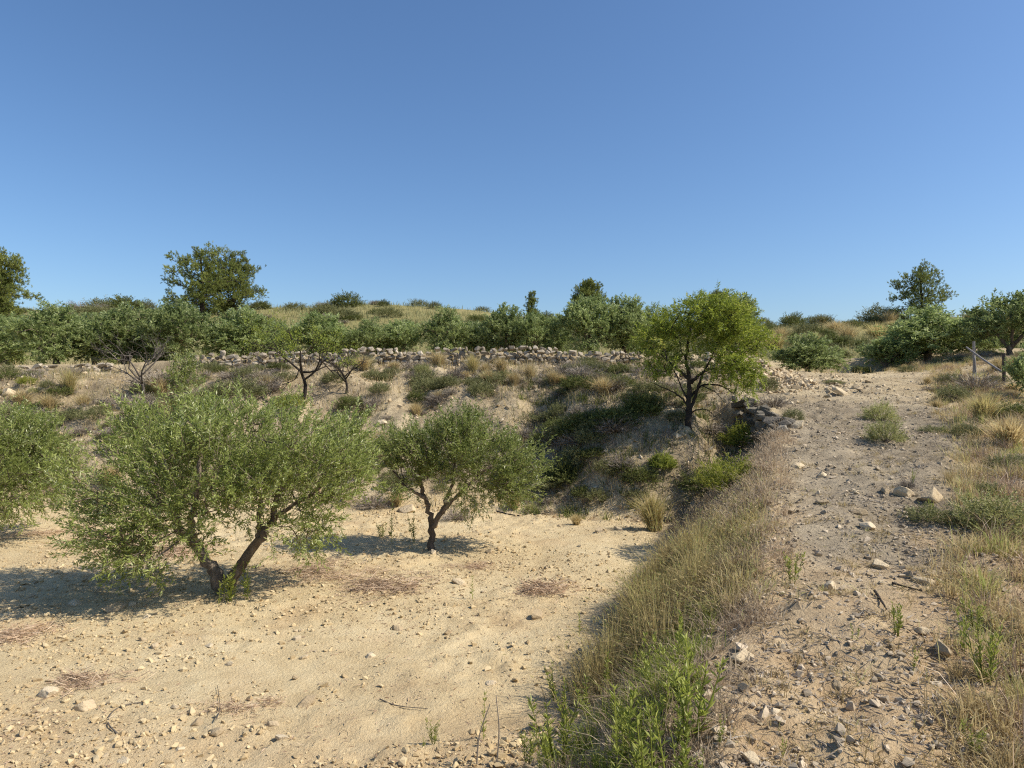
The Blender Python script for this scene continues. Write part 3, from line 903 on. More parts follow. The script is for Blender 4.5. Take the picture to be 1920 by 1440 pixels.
p = pix(265, 752)
tree_thing('bare_tree', 'leafless grey tree with fine twigs on the bank behind the large olive', 'bare tree', p, bare_tree(201, 2.0, 1.3, 6, 0, 0, bark='grey_bark', r0=.04), 'half-dead trees on the bank')
p = pix(568, 748)
tree_thing('almond_tree', 'dark half-bare almond tree with sparse yellow-green top in front of the wall', 'almond tree', p, bare_tree(202, 2.1, 2.2, 6, .42, 120, r0=.05), 'half-dead trees on the bank')
p = pix(648, 738)
tree_thing('bare_tree', 'small dark leafless tree just right of the half-bare almond', 'bare tree', p, bare_tree(203, 1.35, 1.3, 5, 0, 0, r0=.035), 'half-dead trees on the bank')

# olives on the terraces: four builds, every tree a copy with its own turn and size
FAR = []
for s in range(5):
    rng = np.random.default_rng(300 + s)
    lob = [(0, 0, 1.25, .75, .75, .62), (-.55, .1, 1.1, .6, .6, .55), (.55, -.1, 1.15, .6, .6, .6), (0, -.5, .85, .7, .4, .45), (.1 * rng.normal(), 0, 1.7, .45, .45, .35), (-.5, -.3, .6, .4, .4, .3, .7), (.55, -.3, .6, .4, .4, .3, .7)]
    lob = [tuple(np.array(l[:6]) * np.append(1 + rng.normal(0, .12, 3), 1 + rng.normal(0, .12, 3))) + tuple(l[6:]) for l in lob]
    pr = crown_parts([([(0, 0, -.1), (.05, 0, .25), (-.2, 0, .6), (-.45, 0, 1.1)], .1, .03), ([(.03, 0, .2), (.25, 0, .6), (.5, 0, 1.1)], .08, .03), ([(0, 0, .3), (0, .1, .9), (.05, .1, 1.5)], .06, .02)],
                     lob, 125, 9, 12, .11, .040, .22, .12, 310 + s, inner=.5)
    FAR.append(build(pr, 'olive_far', 'bark'))
# (u centre, top v, width px, depth, label)
TERR = [
    (15, 603, 130, 27.5, 'dusky olive cut by the left edge, behind the low stone wall'),
    (103, 588, 140, 24.6, 'olive with short dark trunk standing above the low stone wall'),
    (178, 592, 110, 27.5, 'olive squeezed between its two neighbours at the left of the terrace'),
    (240, 578, 145, 25.5, 'broad olive behind the leafless grey tree'),
    (340, 571, 140, 25.0, 'tallest round olive of the terrace row, below the double pine'),
    (458, 583, 130, 25.2, 'dense olive between the double pine and the half-bare almond'),
    (520, 606, 70, 28, 'small olive behind the gap left of the half-bare almond'),
    (600, 598, 115, 25.6, 'olive behind the yellow-green top of the half-bare almond'),
    (695, 610, 85, 25.6, 'low olive above the wall, right of the small leafless tree'),
    (752, 603, 90, 26.2, 'olive above the middle of the stone wall'),
    (838, 592, 85, 25.6, 'narrow upright olive near the grassy hilltop end'),
    (890, 606, 70, 26.5, 'small olive left of the paler upright olive pair'),
    (948, 577, 95, 25.4, 'tall pale olive left of the small cone-shaped pine'),
    (1005, 590, 80, 25.0, 'pale olive in front of the small cone-shaped pine'),
    (1045, 602, 60, 27, 'low olive right of the small cone-shaped pine'),
    (1108, 562, 110, 25.0, 'tallest pale olive, in front of the rounded pine'),
    (1172, 570, 105, 25.4, 'pale olive immediately left of the almond crown'),
    (1225, 590, 70, 28, 'olive mostly hidden by the left of the almond crown'),
    (1382, 556, 95, 24.8, 'olive rising behind the right of the almond crown'),
]
for i, (u, tv, w, d, lab) in enumerate(TERR):
    b = at(u, d)
    H = EYE - (tv - 720) / FPX * d - b[2]
    W = w / FPX * d
    sx = W / 2.0; sz = max(H, 1.0) / 2.05
    tree_thing('olive_tree', lab, 'olive tree', b, FAR[(i * 2 + i // 5) % 5], 'olive trees on the terrace above the wall', rz=1.3 * i, sc=(sx, sx, sz))
RIGHT = [
    (1512, 630, 112, 26.5, 'rounded low olive bush at the left of the track crest'),
    (1662, 634, 80, 28.0, 'small olive in the middle of the track crest'),
    (1738, 592, 165, 28.5, 'spreading olive behind the track crest, below the lone pine'),
    (1820, 604, 100, 29.0, 'olive behind the two fence posts'),
    (1898, 552, 130, 25.0, 'large dark olive at the right edge above the fence'),
]
for i, (u, tv, w, d, lab) in enumerate(RIGHT):
    b = at(u, d); H = EYE - (tv - 720) / FPX * d - b[2]; W = w / FPX * d
    tree_thing('olive_tree', lab, 'olive tree', b, FAR[(i * 3 + 1) % 5], 'olive trees beyond the track crest', rz=2.1 * i + .4, sc=(W / 1.95, W / 1.95, max(H, .9) / 2.05))
p = pix(1932, 752)
tree_thing('olive_tree', 'young olive bush at the right edge behind the dark fence post', 'olive tree', p, FAR[2], 'olive trees beyond the track crest', rz=.7, sc=(.45, .45, .5))


# pines on the ridge
def pine(seed, H, W, conical=False, nclump=150, low=.04):
    rng = np.random.default_rng(seed)
    limbs = [([(0, 0, -.2), (.02 * H, 0, .4 * H), (-.01 * H, 0, .75 * H), (0, 0, .95 * H)], .03 * H, .008 * H)]
    lob = []
    nl = 22
    for i in range(nl):
        f = low + (.97 - low) * (i + .5) / nl
        rw = W * .5 * ((1.02 - f) * 1.2 + .06 if conical else math.sqrt(max(.10, 1 - ((f - .42) / .60) ** 2)))
        rw *= rng.uniform(.82, 1.08)
        a = i * 2.4 + rng.uniform(0, .7)
        off = rw * (.55 if not conical else .25)
        q = rw * (.52 if not conical else .7) + .06
        lob.append((math.cos(a) * off, math.sin(a) * off, f * H, q, q, H * (.10 if not conical else .07)))
        if not conical: lob.append((rng.normal(0, .06) * W, rng.normal(0, .06) * W, f * H, rw * .5, rw * .5, H * .08, .7))
        if i % 2 == 0:
            limbs.append(([(0, 0, f * H * .85), (math.cos(a) * off * .6, math.sin(a) * off * .6, f * H * .97), (math.cos(a) * rw * .85, math.sin(a) * rw * .85, f * H * 1.02)], .009 * H, .003 * H))
    return build(crown_parts(limbs, lob, nclump, 14, 12, .13, .034, .16, .16, seed + 1, up=.7, out=.5, noise=.5, inner=.2, twig_w=.015, br=(.03, .01), spread=.6), 'pine_leaf', 'dark_bark')


for (u, tv, bv, w, d, seed, con, lab) in (
        (378, 462, 588, 165, 52, 401, False, 'large bushy pine on the ridge, front one of the double pine'),
        (436, 473, 585, 125, 55, 402, False, 'second pine tucked behind the large bushy pine'),
        (2, 470, 602, 105, 46, 403, False, 'tall pine on the ridge cut by the left edge'),
        (997, 550, 612, 34, 48, 404, True, 'small cone-shaped pine poking above the terrace olives'),
        (1104, 528, 615, 62, 50, 405, False, 'rounded pine rising behind the pale olives'),
        (1726, 496, 602, 112, 56, 406, False, 'lone airy pine on the ridge above the track'),
        (1352, 552, 612, 60, 45, 407, False, 'dark pine tip behind the almond crown')):
    b = at(u, d)
    H = EYE - (tv - 720) / FPX * d - b[2]
    tree_thing('pine_tree', lab, 'pine tree', b, pine(seed, H, w / FPX * d, con, 55 if con else (190 if seed == 406 else 260)), 'pines on the ridge')


# ------------------------------------------------------------------ shrubs, tussocks and weeds
def shrub_mesh(seed, kind):
    """unit shrub: about 1 wide, .7 to .9 high, base at origin"""
    rng = np.random.default_rng(seed)
    g = Geo()
    if kind == 'tussock':
        n = 520
        a = rng.uniform(0, 6.28, n); r = rng.uniform(0, .16, n)
        P = np.stack([np.cos(a) * r, np.sin(a) * r, np.zeros(n)], 1)
        blades(g, P, rng.uniform(.45, .95, n), .016, .42, rng, rng.beta(2, 2, n), .8)
        return g
    if kind == 'brush':
        n = 190
        a = rng.uniform(0, 6.28, n); e = rng.uniform(.15, 1.3, n)
        D = np.stack([np.cos(a) * np.cos(e), np.sin(a) * np.cos(e), np.sin(e)], 1)
        L = rng.uniform(.3, .62, n)
        P0 = np.stack([np.cos(a) * .06, np.sin(a) * .06, np.zeros(n)], 1)
        S = norm(np.cross(D, rng.normal(size=(n, 3)))) * .007
        P1 = P0 + D * L[:, None]
        g.add(np.stack([P0 - S, P0 + S, P1 + S * .5, P1 - S * .5], 1).reshape(-1, 3), Q=np.arange(n * 4).reshape(n, 4), tint=rng.uniform(0, 1, n))
        m = n * 5
        k = np.repeat(np.arange(n), 5); f = rng.uniform(.35, 1, m)
        Q0 = P0[k] + D[k] * (L[k] * f)[:, None]
        leaves(g, Q0, D[k] + rng.normal(0, .8, (m, 3)), rng.uniform(.10, .22, m), .010, rng, rng.uniform(0, 1, m), 0)
        return g
    nl, L, W, up, nst = {'scrub': (11, .075, .018, .9, 250), 'dark': (13, .065, .020, .5, 280), 'yellow': (16, .07, .015, .8, 300), 'pale': (12, .06, .016, .7, 300), 'green': (11, .11, .034, .7, 190)}[kind]
    # stems radiate from the root into an uneven dome
    a = rng.uniform(0, 6.28, nst); e = np.arcsin(rng.uniform(.08, 1, nst))
    D = np.stack([np.cos(a) * np.cos(e), np.sin(a) * np.cos(e), np.sin(e)], 1)
    R = (.42 + .13 * vnoise(a * 1.6 + seed, e * 3.0, seed) + rng.normal(0, .035, nst))
    R = R * (1 + .45 * np.sin(e) * (.6 if kind in ('scrub', 'yellow') else .3))
    st = D * R[:, None] * rng.uniform(.55, .9, (nst, 1))
    DD = norm(D + np.array([0, 0, up]) * .5 + rng.normal(0, .3, (nst, 3)))
    tl = rng.uniform(.14, .28, nst)
    t = np.linspace(0, 1, nl)
    P = st[:, None] + DD[:, None] * (t[None] * tl[:, None])[..., None]
    LD = norm(DD[:, None] * .8 + norm(rng.normal(size=(nst, nl, 3))) * .8)
    ct = rng.normal(0, .12, nst)
    tint = np.clip(rng.beta(2, 2, (nst, nl)) + ct[:, None], 0, 1).ravel()
    P = P.reshape(-1, 3); P[:, 2] = np.maximum(P[:, 2], .01)
    leaves(g, P, LD.reshape(-1, 3), L * rng.uniform(.6, 1.3, len(P)), W * rng.uniform(.8, 1.2, len(P)), rng, tint)
    return g


def stem_mesh(seed, mat):
    rng = np.random.default_rng(seed); g = Geo()
    for i in range(26):
        a = rng.uniform(0, 6.28); e = rng.uniform(.3, 1.4); L = rng.uniform(.3, .55)
        d = np.array([math.cos(a) * math.cos(e), math.sin(a) * math.cos(e), math.sin(e)])
        tube(g, spline([(0, 0, -.04), d * L * .5 + rng.normal(0, .03, 3), d * L], 5), np.linspace(.011, .004, 5), 4, rng.uniform(), 0, rng)
    return g.mesh('stems', M[mat])


SM = {}
for kind, mat in (('tussock', 'straw'), ('brush', 'dead_twig'), ('scrub', 'scrub_leaf'), ('dark', 'dark_scrub'), ('yellow', 'yellow_leaf'), ('pale', 'pale_leaf'), ('green', 'green_leaf')):
    SM[kind] = [shrub_mesh(500 + 7 * i + len(kind), kind).mesh(kind, M[mat]) for i in range(3)]
g = shrub_mesh(560, 'tussock'); SM['green_tussock'] = [g.mesh('tussock', M['green_straw']), shrub_mesh(561, 'tussock').mesh('tussock', M['green_straw'])]
STEMS = stem_mesh(570, 'grey_bark')
NAMES = {'tussock': ('grass_tussock', 'grass tussock'), 'green_tussock': ('grass_tussock', 'grass tussock'), 'brush': ('dead_shrub', 'dead shrub'), 'scrub': ('scrub_bush', 'shrub'),
         'dark': ('dark_shrub', 'shrub'), 'yellow': ('broom_bush', 'shrub'), 'pale': ('pale_shrub', 'shrub'), 'green': ('green_bush', 'shrub')}
LOOK = {'tussock': 'straw coloured grass tussock', 'green_tussock': 'greenish grass tussock', 'brush': 'dead grey twiggy shrub', 'scrub': 'grey-green scrub bush', 'dark': 'dark green low shrub',
        'yellow': 'yellow-green broom bush', 'pale': 'pale green leafy shrub', 'green': 'fresh green leafy bush'}
sr = np.random.default_rng(23)


def shrub(kind, p, w, h=None, label=None, group=None, stems=False):
    me = SM[kind][sr.integers(len(SM[kind]))]
    sz = w * sr.uniform(.85, 1.1) if h is None else h / .8
    nm, cat = NAMES[kind]
    if stems:
        o = place(nm, None, loc=p, rot=(0, 0, sr.uniform(0, 6.28)), scale=(w, w, sz))
        place('foliage', me, o); place('stems', STEMS, o)
    else:
        o = place(nm, me, loc=p, rot=(sr.normal(0, .06), sr.normal(0, .06), sr.uniform(0, 6.28)), scale=(w, w * sr.uniform(.85, 1.15), sz))
    tag(o, label, cat, group)
    return o


# hand-placed: (kind, u, v of the foot, width px, height px or None, label)
HAND = [
    ('yellow', 1372, 918, 120, 75, 'large yellow-green broom bush in the gully below the retaining wall'),
    ('yellow', 1385, 838, 62, 52, 'smaller yellow-green broom bush against the retaining wall'),
    ('dark', 1318, 920, 85, 48, 'dark green shrub tucked left of the large broom bush'),
    ('green_tussock', 1228, 995, 78, 72, 'stiff green tussock where the field meets the gully'),
    ('pale', 1868, 1000, 150, 105, 'large pale green shrub on the verge at the right edge'),
    ('pale', 1660, 830, 70, 60, 'pale green feathery plant growing in the upper track'),
    ('pale', 1650, 790, 60, 48, 'upper pale green feathery plant on the track'),
    ('scrub', 1486, 790, 40, 30, 'blue-grey bush on top of the retaining wall'),
    ('brush', 1450, 765, 75, 34, 'dry brown brush above the retaining wall'),
    ('scrub', 1438, 735, 40, 38, 'grey-green bush on the mound right of the almond'),
    ('brush', 850, 712, 52, 34, 'grey dead mound of twigs below the wall'),
    ('green_tussock', 888, 703, 42, 40, 'bright tussock right of the grey dead mound'),
    ('tussock', 940, 698, 40, 30, 'reddish dry tussock under the wall'),
    ('scrub', 934, 678, 26, 18, 'round grey bush at the foot of the wall'),
    ('tussock', 963, 724, 40, 30, 'pale tussock, lower one of three below the wall'),
    ('tussock', 995, 716, 48, 36, 'widest pale tussock of the three below the wall'),
    ('tussock', 1036, 722, 36, 30, 'pale tussock at the mound side of the three below the wall'),
    ('scrub', 733, 708, 38, 26, 'grey-green bush below the middle of the wall'),
    ('pale', 793, 702, 34, 24, 'small pale shrub below the middle of the wall'),
    ('brush', 770, 710, 34, 22, 'dark dead shrub between two grey-green bushes below the wall'),
    ('scrub', 888, 726, 36, 24, 'low scrub bush under the bright tussock'),
    ('scrub', 1047, 782, 44, 34, 'grey-green bush at the upper rim of the almond shadow'),
    ('dark', 780, 755, 42, 30, 'dark green bush halfway up the bank above the second olive'),
    ('scrub', 712, 738, 40, 28, 'scrub bush on the bank between the two field olives'),
    ('brush', 690, 770, 60, 40, 'dead grey shrub beside the crown of the large olive'),
    ('brush', 1150, 732, 62, 36, 'grey dead shrub on the bank left of the almond trunk'),
    ('scrub', 1068, 696, 34, 18, 'flat scrub bush by the fading end of the wall'),
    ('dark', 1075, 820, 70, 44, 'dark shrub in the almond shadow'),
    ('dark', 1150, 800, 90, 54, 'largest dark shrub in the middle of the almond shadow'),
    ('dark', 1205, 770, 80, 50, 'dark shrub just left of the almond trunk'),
    ('dark', 1200, 905, 70, 42, 'dark mound at the foot of the shadowed bank'),
    ('green', 1242, 880, 46, 40, 'green leafy bush below the almond trunk'),
    ('scrub', 1120, 940, 44, 30, 'grey bush at the foot of the bank'),
    ('pale', 995, 962, 26, 26, 'thin pale green plant at the foot of the bank near the black pipe'),
    ('tussock', 1080, 984, 34, 20, 'small straw tussock at the far rim of the field'),
    ('tussock', 965, 955, 34, 34, 'straw tussock at the bank foot right of the second olive'),
    ('green_tussock', 130, 738, 46, 46, 'tall green bush on the bank at the left'),
    ('dark', 112, 742, 40, 24, 'dark bush at the root of the tall green bush'),
    ('yellow', 50, 722, 34, 20, 'small yellowish bush on the bank near the left edge'),
    ('scrub', 88, 728, 26, 20, 'little grey bush left of the tall green bush'),
    ('dark', 14, 682, 60, 30, 'dark round shrub on the terrace at the left edge'),
    ('pale', 62, 740, 26, 18, 'bluish little shrub on the bank near the left edge'),
    ('tussock', 40, 760, 60, 30, 'sprawling dry tussock on the bank near the left edge'),
    ('tussock', 90, 770, 60, 32, 'sprawling dry tussock above the left olive crown'),
    ('brush', 300, 730, 110, 56, 'wide tangle of brown twigs beneath the leafless grey tree'),
    ('scrub', 398, 700, 46, 30, 'scrub bush below the left end of the wall'),
    ('scrub', 455, 745, 90, 50, 'broad grey-green bush above the large olive crown'),
    ('brush', 505, 735, 80, 40, 'grey twiggy shrub left of the half-bare almond'),
    ('yellow', 545, 765, 50, 34, 'yellowish bush at the foot of the half-bare almond'),
    ('scrub', 625, 720, 50, 30, 'scrub bush between the half-bare almond and small leafless tree'),
    ('scrub', 1565, 720, 40, 10, 'low grey plant on the track crest'),
    ('dark', 1615, 700, 40, 20, 'dark green tuft against the pale rock step'),
    ('scrub', 1788, 755, 60, 44, 'grey-green bush on the verge below the diagonal brace'),
    ('brush', 1830, 735, 90, 52, 'brown dry brush around the fence posts'),
    ('green_tussock', 1842, 790, 90, 54, 'green tussock with pale tips below the dark fence post'),
    ('scrub', 1815, 820, 56, 36, 'silvery bush on the verge beside the track'),
    ('dark', 1900, 790, 80, 50, 'dark shrub at the right edge below the fence'),
    ('tussock', 1890, 840, 110, 60, 'rust-tinged grass clump at the right edge'),
    ('brush', 1702, 915, 34, 26, 'small dead plant with green tip on the track'),
    ('tussock', 925, 656, 40, 40, 'tall dry tussock on top of the wall among the olives'),
    ('brush', 855, 975, 60, 34, 'pale dead twigs behind the trunk of the second olive'),
    ('brush', 700, 950, 70, 34, 'brown dead shrub at the bank foot between the field olives'),
    ('tussock', 745, 948, 50, 28, 'straw tussock near the cream boulder'),
]
for k, u, v, w, h, lab in HAND:
    p = pix(u, v)
    big = w * p[1] / FPX
    hh = (h if h else w * .7) / FPX * p[1]
    shrub(k, p, big, hh, lab, 'shrubs and tussocks on bank and verge', stems=(w >= 60 and k in ('yellow', 'dark', 'pale', 'scrub', 'green')))

# unremarkable repeats on the bank and on the hillsides
def name_by_order(made):
    """labels: place along the picture inside a small zone, counted from the left"""
    for key, lst in made.items():
        look, zone_txt = key.split('|')
        lst.sort(key=lambda t: t[0])
        for n, (u, o) in enumerate(lst):
            if len(lst) == 1: o['label'] = 'only ' + look + ' ' + zone_txt
            elif n < 20: o['label'] = ORD[n] + ' ' + look + ' from left ' + zone_txt
            else: o['label'] = look + ' farthest right ' + zone_txt


def z_bank(u, x, y):
    hi = 'on upper bank ' if (y - YF(x)) / (YW(x) - YF(x)) > .42 else 'on lower bank '
    return hi + ('above left edge olive' if u < 200 else 'above large olive' if u < 420 else 'below half-bare almond' if u < 640 else 'above second olive' if u < 860 else 'right of second olive' if u < 1010 else 'left of almond')
def z_hollow(u, x, y):
    return 'at foot of shaded hollow' if y < 15 else 'in middle of shaded hollow' if y < 16.8 else 'at top of shaded hollow'
def z_hill(u, x, y):
    return ('low on grassy hill ' if y < 45 else 'high on grassy hill ') + ('left of double pine' if u < 320 else 'by double pine' if u < 560 else 'right of double pine')
def z_scrub(u, x, y):
    return ('low on scrubby hillside ' if y < 45 else 'high on scrubby hillside ') + ('beside almond' if u < 1560 else 'below lone pine' if u < 1770 else 'beyond fence')
def z_verge(u, x, y):
    return 'on near verge of track' if y < 12 else 'on verge beside fence' if y < 21 else 'on verge beyond fence'


def fill(count, kinds, gen, wr_, zone_of, group, seed):
    made = {}
    rng = np.random.default_rng(seed)
    got = 0; tries = 0
    while got < count and tries < count * 40:
        tries += 1
        x, y = gen(rng)
        if not in_view(np.array([x]), np.array([y]), 20)[0]: continue
        if abs(x - ALMOND[0]) < .75 and -.9 < y - ALMOND[1] < .3: continue
        k = kinds[rng.integers(len(kinds))]
        w = rng.uniform(*wr_)
        o = shrub(k, (x, y, float(height(x, y, False)) - .01), w, w * rng.uniform(.32, .7), 'x', group)
        u = 960 + FPX * x / y
        made.setdefault(LOOK[k] + '|' + zone_of(u, x, y), []).append((u, o))
        got += 1
    name_by_order(made)


def g_bank(rng):
    x = rng.uniform(-16, 6); s = rng.uniform(.04, .88)
    y = YF(x) + s * (YW(x) - YF(x))
    while x > XL(y) - .2 or fbm(np.array([x * .55]), np.array([y * .55]), 205, 2)[0] + rng.uniform(-.5, .5) < 0:
        x = rng.uniform(-16, 6); s = rng.uniform(.04, .88); y = YF(x) + s * (YW(x) - YF(x))
    return x, y
fill(250, ['brush', 'scrub', 'scrub', 'brush', 'scrub', 'brush', 'tussock', 'dark'], g_bank, (.28, .85), z_bank, 'small growth on the bank', 31)
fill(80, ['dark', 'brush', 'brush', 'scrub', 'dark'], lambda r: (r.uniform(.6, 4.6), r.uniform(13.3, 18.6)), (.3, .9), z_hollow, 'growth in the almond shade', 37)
fill(100, ['scrub', 'dark', 'scrub', 'scrub', 'brush'], lambda r: (r.uniform(-46, 4), r.uniform(32, 61)), (.7, 2.0), z_hill, 'growth on the grassy hill', 41)
fill(120, ['scrub', 'dark', 'dark', 'tussock', 'scrub', 'green_tussock'], lambda r: (r.uniform(6, 48), r.uniform(31.5, 61)), (.7, 2.2), z_scrub, 'growth on the scrubby hillside', 43)
fill(75, ['tussock', 'scrub', 'brush', 'scrub'], lambda r: ((lambda y: (XV(y) + r.uniform(0, 7) - .6, y))(r.uniform(6, 28))), (.25, .7), z_verge, 'small growth on the verge', 47)
for i, (u, kind, wpx, hpx, lab) in enumerate((
        (150, 'brush', 60, 20, 'brown twiggy bush on the skyline left of the dark skyline bush'), (238, 'dark', 75, 30, 'dark bush on the skyline left of the double pine'),
        (190, 'scrub', 60, 24, 'greyish bush on the skyline next to the brown twiggy one'), (490, 'dark', 36, 16, 'little dark bush on the skyline right of the double pine'),
        (275, 'scrub', 40, 18, 'grey bush on the skyline nearest the double pine'), (650, 'dark', 60, 26, 'dark bush just under the grassy skyline'), (1488, 'dark', 56, 24, 'dark round bush on the skyline right of the almond'),
        (1540, 'scrub', 50, 18, 'grey-green bush on the skyline between almond and lone pine'), (1652, 'scrub', 66, 34, 'tall sparse bush on the skyline left of the lone pine'), (815, 'scrub', 26, 10, 'tiny bush on the grassy skyline'),
        (720, 'dark', 24, 8, 'low dark bush on the grassy skyline'))):
    p = at(u, 58.5)
    shrub(kind, p, wpx / FPX * 58.5, (hpx + 8) / FPX * 58.5, lab, 'bushes on the skyline')


# leafy upright weeds
def weed_meshes(seed, nst, lmat='green_leaf', H=1.0, leafL=.16, leafW=.03, per=30):
    rng = np.random.default_rng(seed)
    gs, gl = Geo(), Geo()
    for i in range(nst):
        a = rng.uniform(0, 6.28); le = rng.uniform(.05, .3); h = H * rng.uniform(.55, 1.0) if i else H
        b = np.array([math.cos(a), math.sin(a), 0]) * .05 * (nst > 1)
        e = b + np.array([math.cos(a) * le * h, math.sin(a) * le * h, h])
        P = spline([b - (0, 0, .05), (b + e) / 2 + rng.normal(0, .02, 3), e], 7)
        tube(gs, P, np.linspace(.011, .005, 7), 4, rng.uniform(), 0, rng)
        t = rng.uniform(.12, 1.0, per)
        q = np.stack([np.interp(t, np.linspace(0, 1, 7), P[:, k]) for k in range(3)], 1)
        az = np.arange(per) * 2.4 + rng.uniform(0, 1)
        D = np.stack([np.cos(az), np.sin(az), .55 + .9 * t], 1)
        leaves(gl, q, D, leafL * rng.uniform(.7, 1.2, per) * (1.05 - .45 * t), leafW * rng.uniform(.8, 1.2, per), rng, np.clip(rng.beta(2, 2, per) + .15 * t, 0, 1), .15)
    return [('stem', gs.mesh('stem', M['green_leaf'])), ('leaves', gl.mesh('leaves', M[lmat]))]


WEEDS = [weed_meshes(600, 1, per=34), weed_meshes(601, 3, per=28), weed_meshes(602, 6, per=26, leafL=.19), weed_meshes(603, 2, per=30, leafW=.036)]


def weed(v, p, h, label, group=None, wide=1.0):
    """one leafy weed: stem and leaves under an empty"""
    root = place('leafy_weed', None, loc=p, rot=(0, 0, sr.uniform(0, 6.28)), scale=(h * wide, h * wide, h))
    tag(root, label, 'weed', group)
    for nm, me in WEEDS[v]: place(nm, me, root)
    return root


for v, u, vv, hpx, wide, lab in (
        (2, 430, 1130, 62, 1.5, 'bushy bright green weed at the foot of the large olive trunk'),
        (1, 462, 1128, 70, 1.2, 'taller green shoot right of the bushy weed at the large olive'),
        (3, 408, 1134, 44, 1.3, 'low green shoot in the shade left of the large olive weed'),
        (1, 778, 1018, 56, 1.0, 'dark upright weed left of the second olive trunk'),
        (2, 714, 1008, 28, 1.4, 'low dark weed in the shadow of the second olive'),
        (0, 735, 1018, 70, .9, 'thin tall weed in the shadow of the second olive'),
        (0, 886, 1122, 40, 1.3, 'single small green weed beside the pale wedge of rock'),
        (0, 1086, 1192, 44, 1.2, 'small weed on the field right of the upright cream rock'),
        (1, 1238, 1112, 34, 1.4, 'pale seedling on the field near the dry grass'),
        (3, 1148, 1190, 36, 1.2, 'small weed at the field edge near the tall grass'),
        (0, 906, 1395, 92, .8, 'tall thin weed with leafy top in the front of the field'),
        (2, 813, 1395, 44, 1.1, 'small tufted weed left of the tall thin weed'),
        (1, 793, 1402, 20, 1.3, 'tiny seedling beside the small tufted weed'),
        (2, 1485, 1095, 60, 1.1, 'green and red leafy weed at the left rim of the near track'),
        (3, 1602, 1205, 36, 1.2, 'small green weed in the middle of the near track'),
        (2, 1682, 1195, 64, 1.0, 'green weed beside the dark charred stick'),
        (1, 1710, 1258, 44, 1.1, 'yellow-green weed below the charred stick weed'),
        (1, 1708, 910, 30, 1.0, 'small green weed on the track above the slanting slab'),
        (2, 1745, 975, 36, .9, 'light green weed next to the slanting slab'),
        (2, 1850, 1290, 120, .9, 'tall fresh green weed clump at the lower right'),
        (3, 1810, 1225, 80, .9, 'green weed left of the tall fresh clump at the lower right'),
        (2, 1830, 1190, 60, 1.2, 'yellow-green weed patch above the tall fresh clump'),
        (1, 1345, 1400, 60, 1.0, 'green weed on the stony edge at the bottom'),
        (2, 1830, 1425, 60, 1.2, 'green weed cut by the bottom edge at the right'),
        (1, 1390, 1180, 34, 1.1, 'small weed at the top of the dry grass slope'),
        (3, 1465, 1420, 40, 1.1, 'small weed on the stones in the bottom right quarter')):
    p = pix(u, vv)
    weed(v, p, hpx / FPX * p[1], lab, 'leafy weeds', wide)
wrg = np.random.default_rng(53)
got = 0; patch = {}
while got < 48:
    u = wrg.uniform(985, 1330); v = wrg.uniform(1270, 1500)
    if u > 1000 + (v - 1250) * .05 + 330 or u < 1060 - (v - 1270) * .5: continue
    p = pix(u, v); 
    hw = wrg.uniform(.14, .44)
    o = weed(int(wrg.integers(4)), p, hw, 'x', 'weeds in the dense patch', wrg.uniform(.9, 1.4))
    look = 'tall green weed' if hw > .32 else 'middling green weed' if hw > .22 else 'short green weed'
    patch.setdefault(look + '|' + ('in the front of the dense weed patch' if v > 1400 else 'in the back of the dense weed patch'), []).append((u, o))
    got += 1
name_by_order(patch)


# ------------------------------------------------------------------ grasses nobody could count
def grass(name, x, y, H, W, lean, mat, label, rng, tb=.8, tint=None):
    g = Geo()
    P = np.stack([x, y, height(x, y) - .01], 1)
    blades(g, P, H, W, lean, rng, rng.beta(2, 2, len(x)) if tint is None else tint, tb)
    o = place(name, g.mesh(name, M[mat])); tag(o, label, 'grass', kind='stuff')


def clumped(n, xf, rng, scale, thr, seed):
    x, y = xf(n)
    k = in_view(x, y, 120) & (fbm(x * scale, y * scale, seed, 2) + rng.uniform(-.5, .5, n) > thr)
    return x[k], y[k]


gr = np.random.default_rng(71)
# tufts: every tuft has its own height, lean and colour
def tufts(name, cx, cy, H, npb, rad, W, lean, mat, label, rng, tb=.8, tmean=.5, tvar=.22, seed=0):
    k = in_view(cx, cy, 150); cx, cy, H = cx[k], cy[k], H[k]
    nt_ = len(cx)
    cnt = np.maximum(6, (npb * rng.uniform(.5, 1.5, nt_)).astype(int))
    ci = np.repeat(np.arange(nt_), cnt); n = len(ci)
    a = rng.uniform(0, 6.28, n); r = np.abs(rng.normal(0, 1, n)) * (rad * rng.uniform(.6, 1.4, nt_))[ci]
    x = cx[ci] + np.cos(a) * r; y = cy[ci] + np.sin(a) * r
    tl = rng.normal(0, 1, nt_)[ci] * .5
    hb = H[ci] * rng.uniform(.45, 1.15, n)
    tint = np.clip(tmean + (rng.normal(0, tvar, nt_))[ci] + rng.normal(0, .22, n), 0, 1)
    g = Geo()
    P = np.stack([x, y, height(x, y) - .01], 1)
    blades(g, P, hb, rng.uniform(W[0], W[1], n), lean * rng.uniform(.5, 1.6, nt_)[ci][:, None], rng, tint, tb, az=a + tl + rng.normal(0, 1.0, n))
    if seed:
        V5 = g.V[-1].reshape(-1, 5, 3); k = rng.uniform(0, 1, n) < seed
        tip = V5[k, 4]; d = norm(tip - (V5[k, 2] + V5[k, 3]) / 2)
        leaves(g, tip - d * .01, d + rng.normal(0, .2, d.shape), rng.uniform(.03, .065, len(tip)), rng.uniform(.006, .011, len(tip)), rng, np.clip(tint[k] + .2, 0, 1), .1)
    o = place(name, g.mesh(name, M[mat])); tag(o, label, 'grass', kind='stuff')


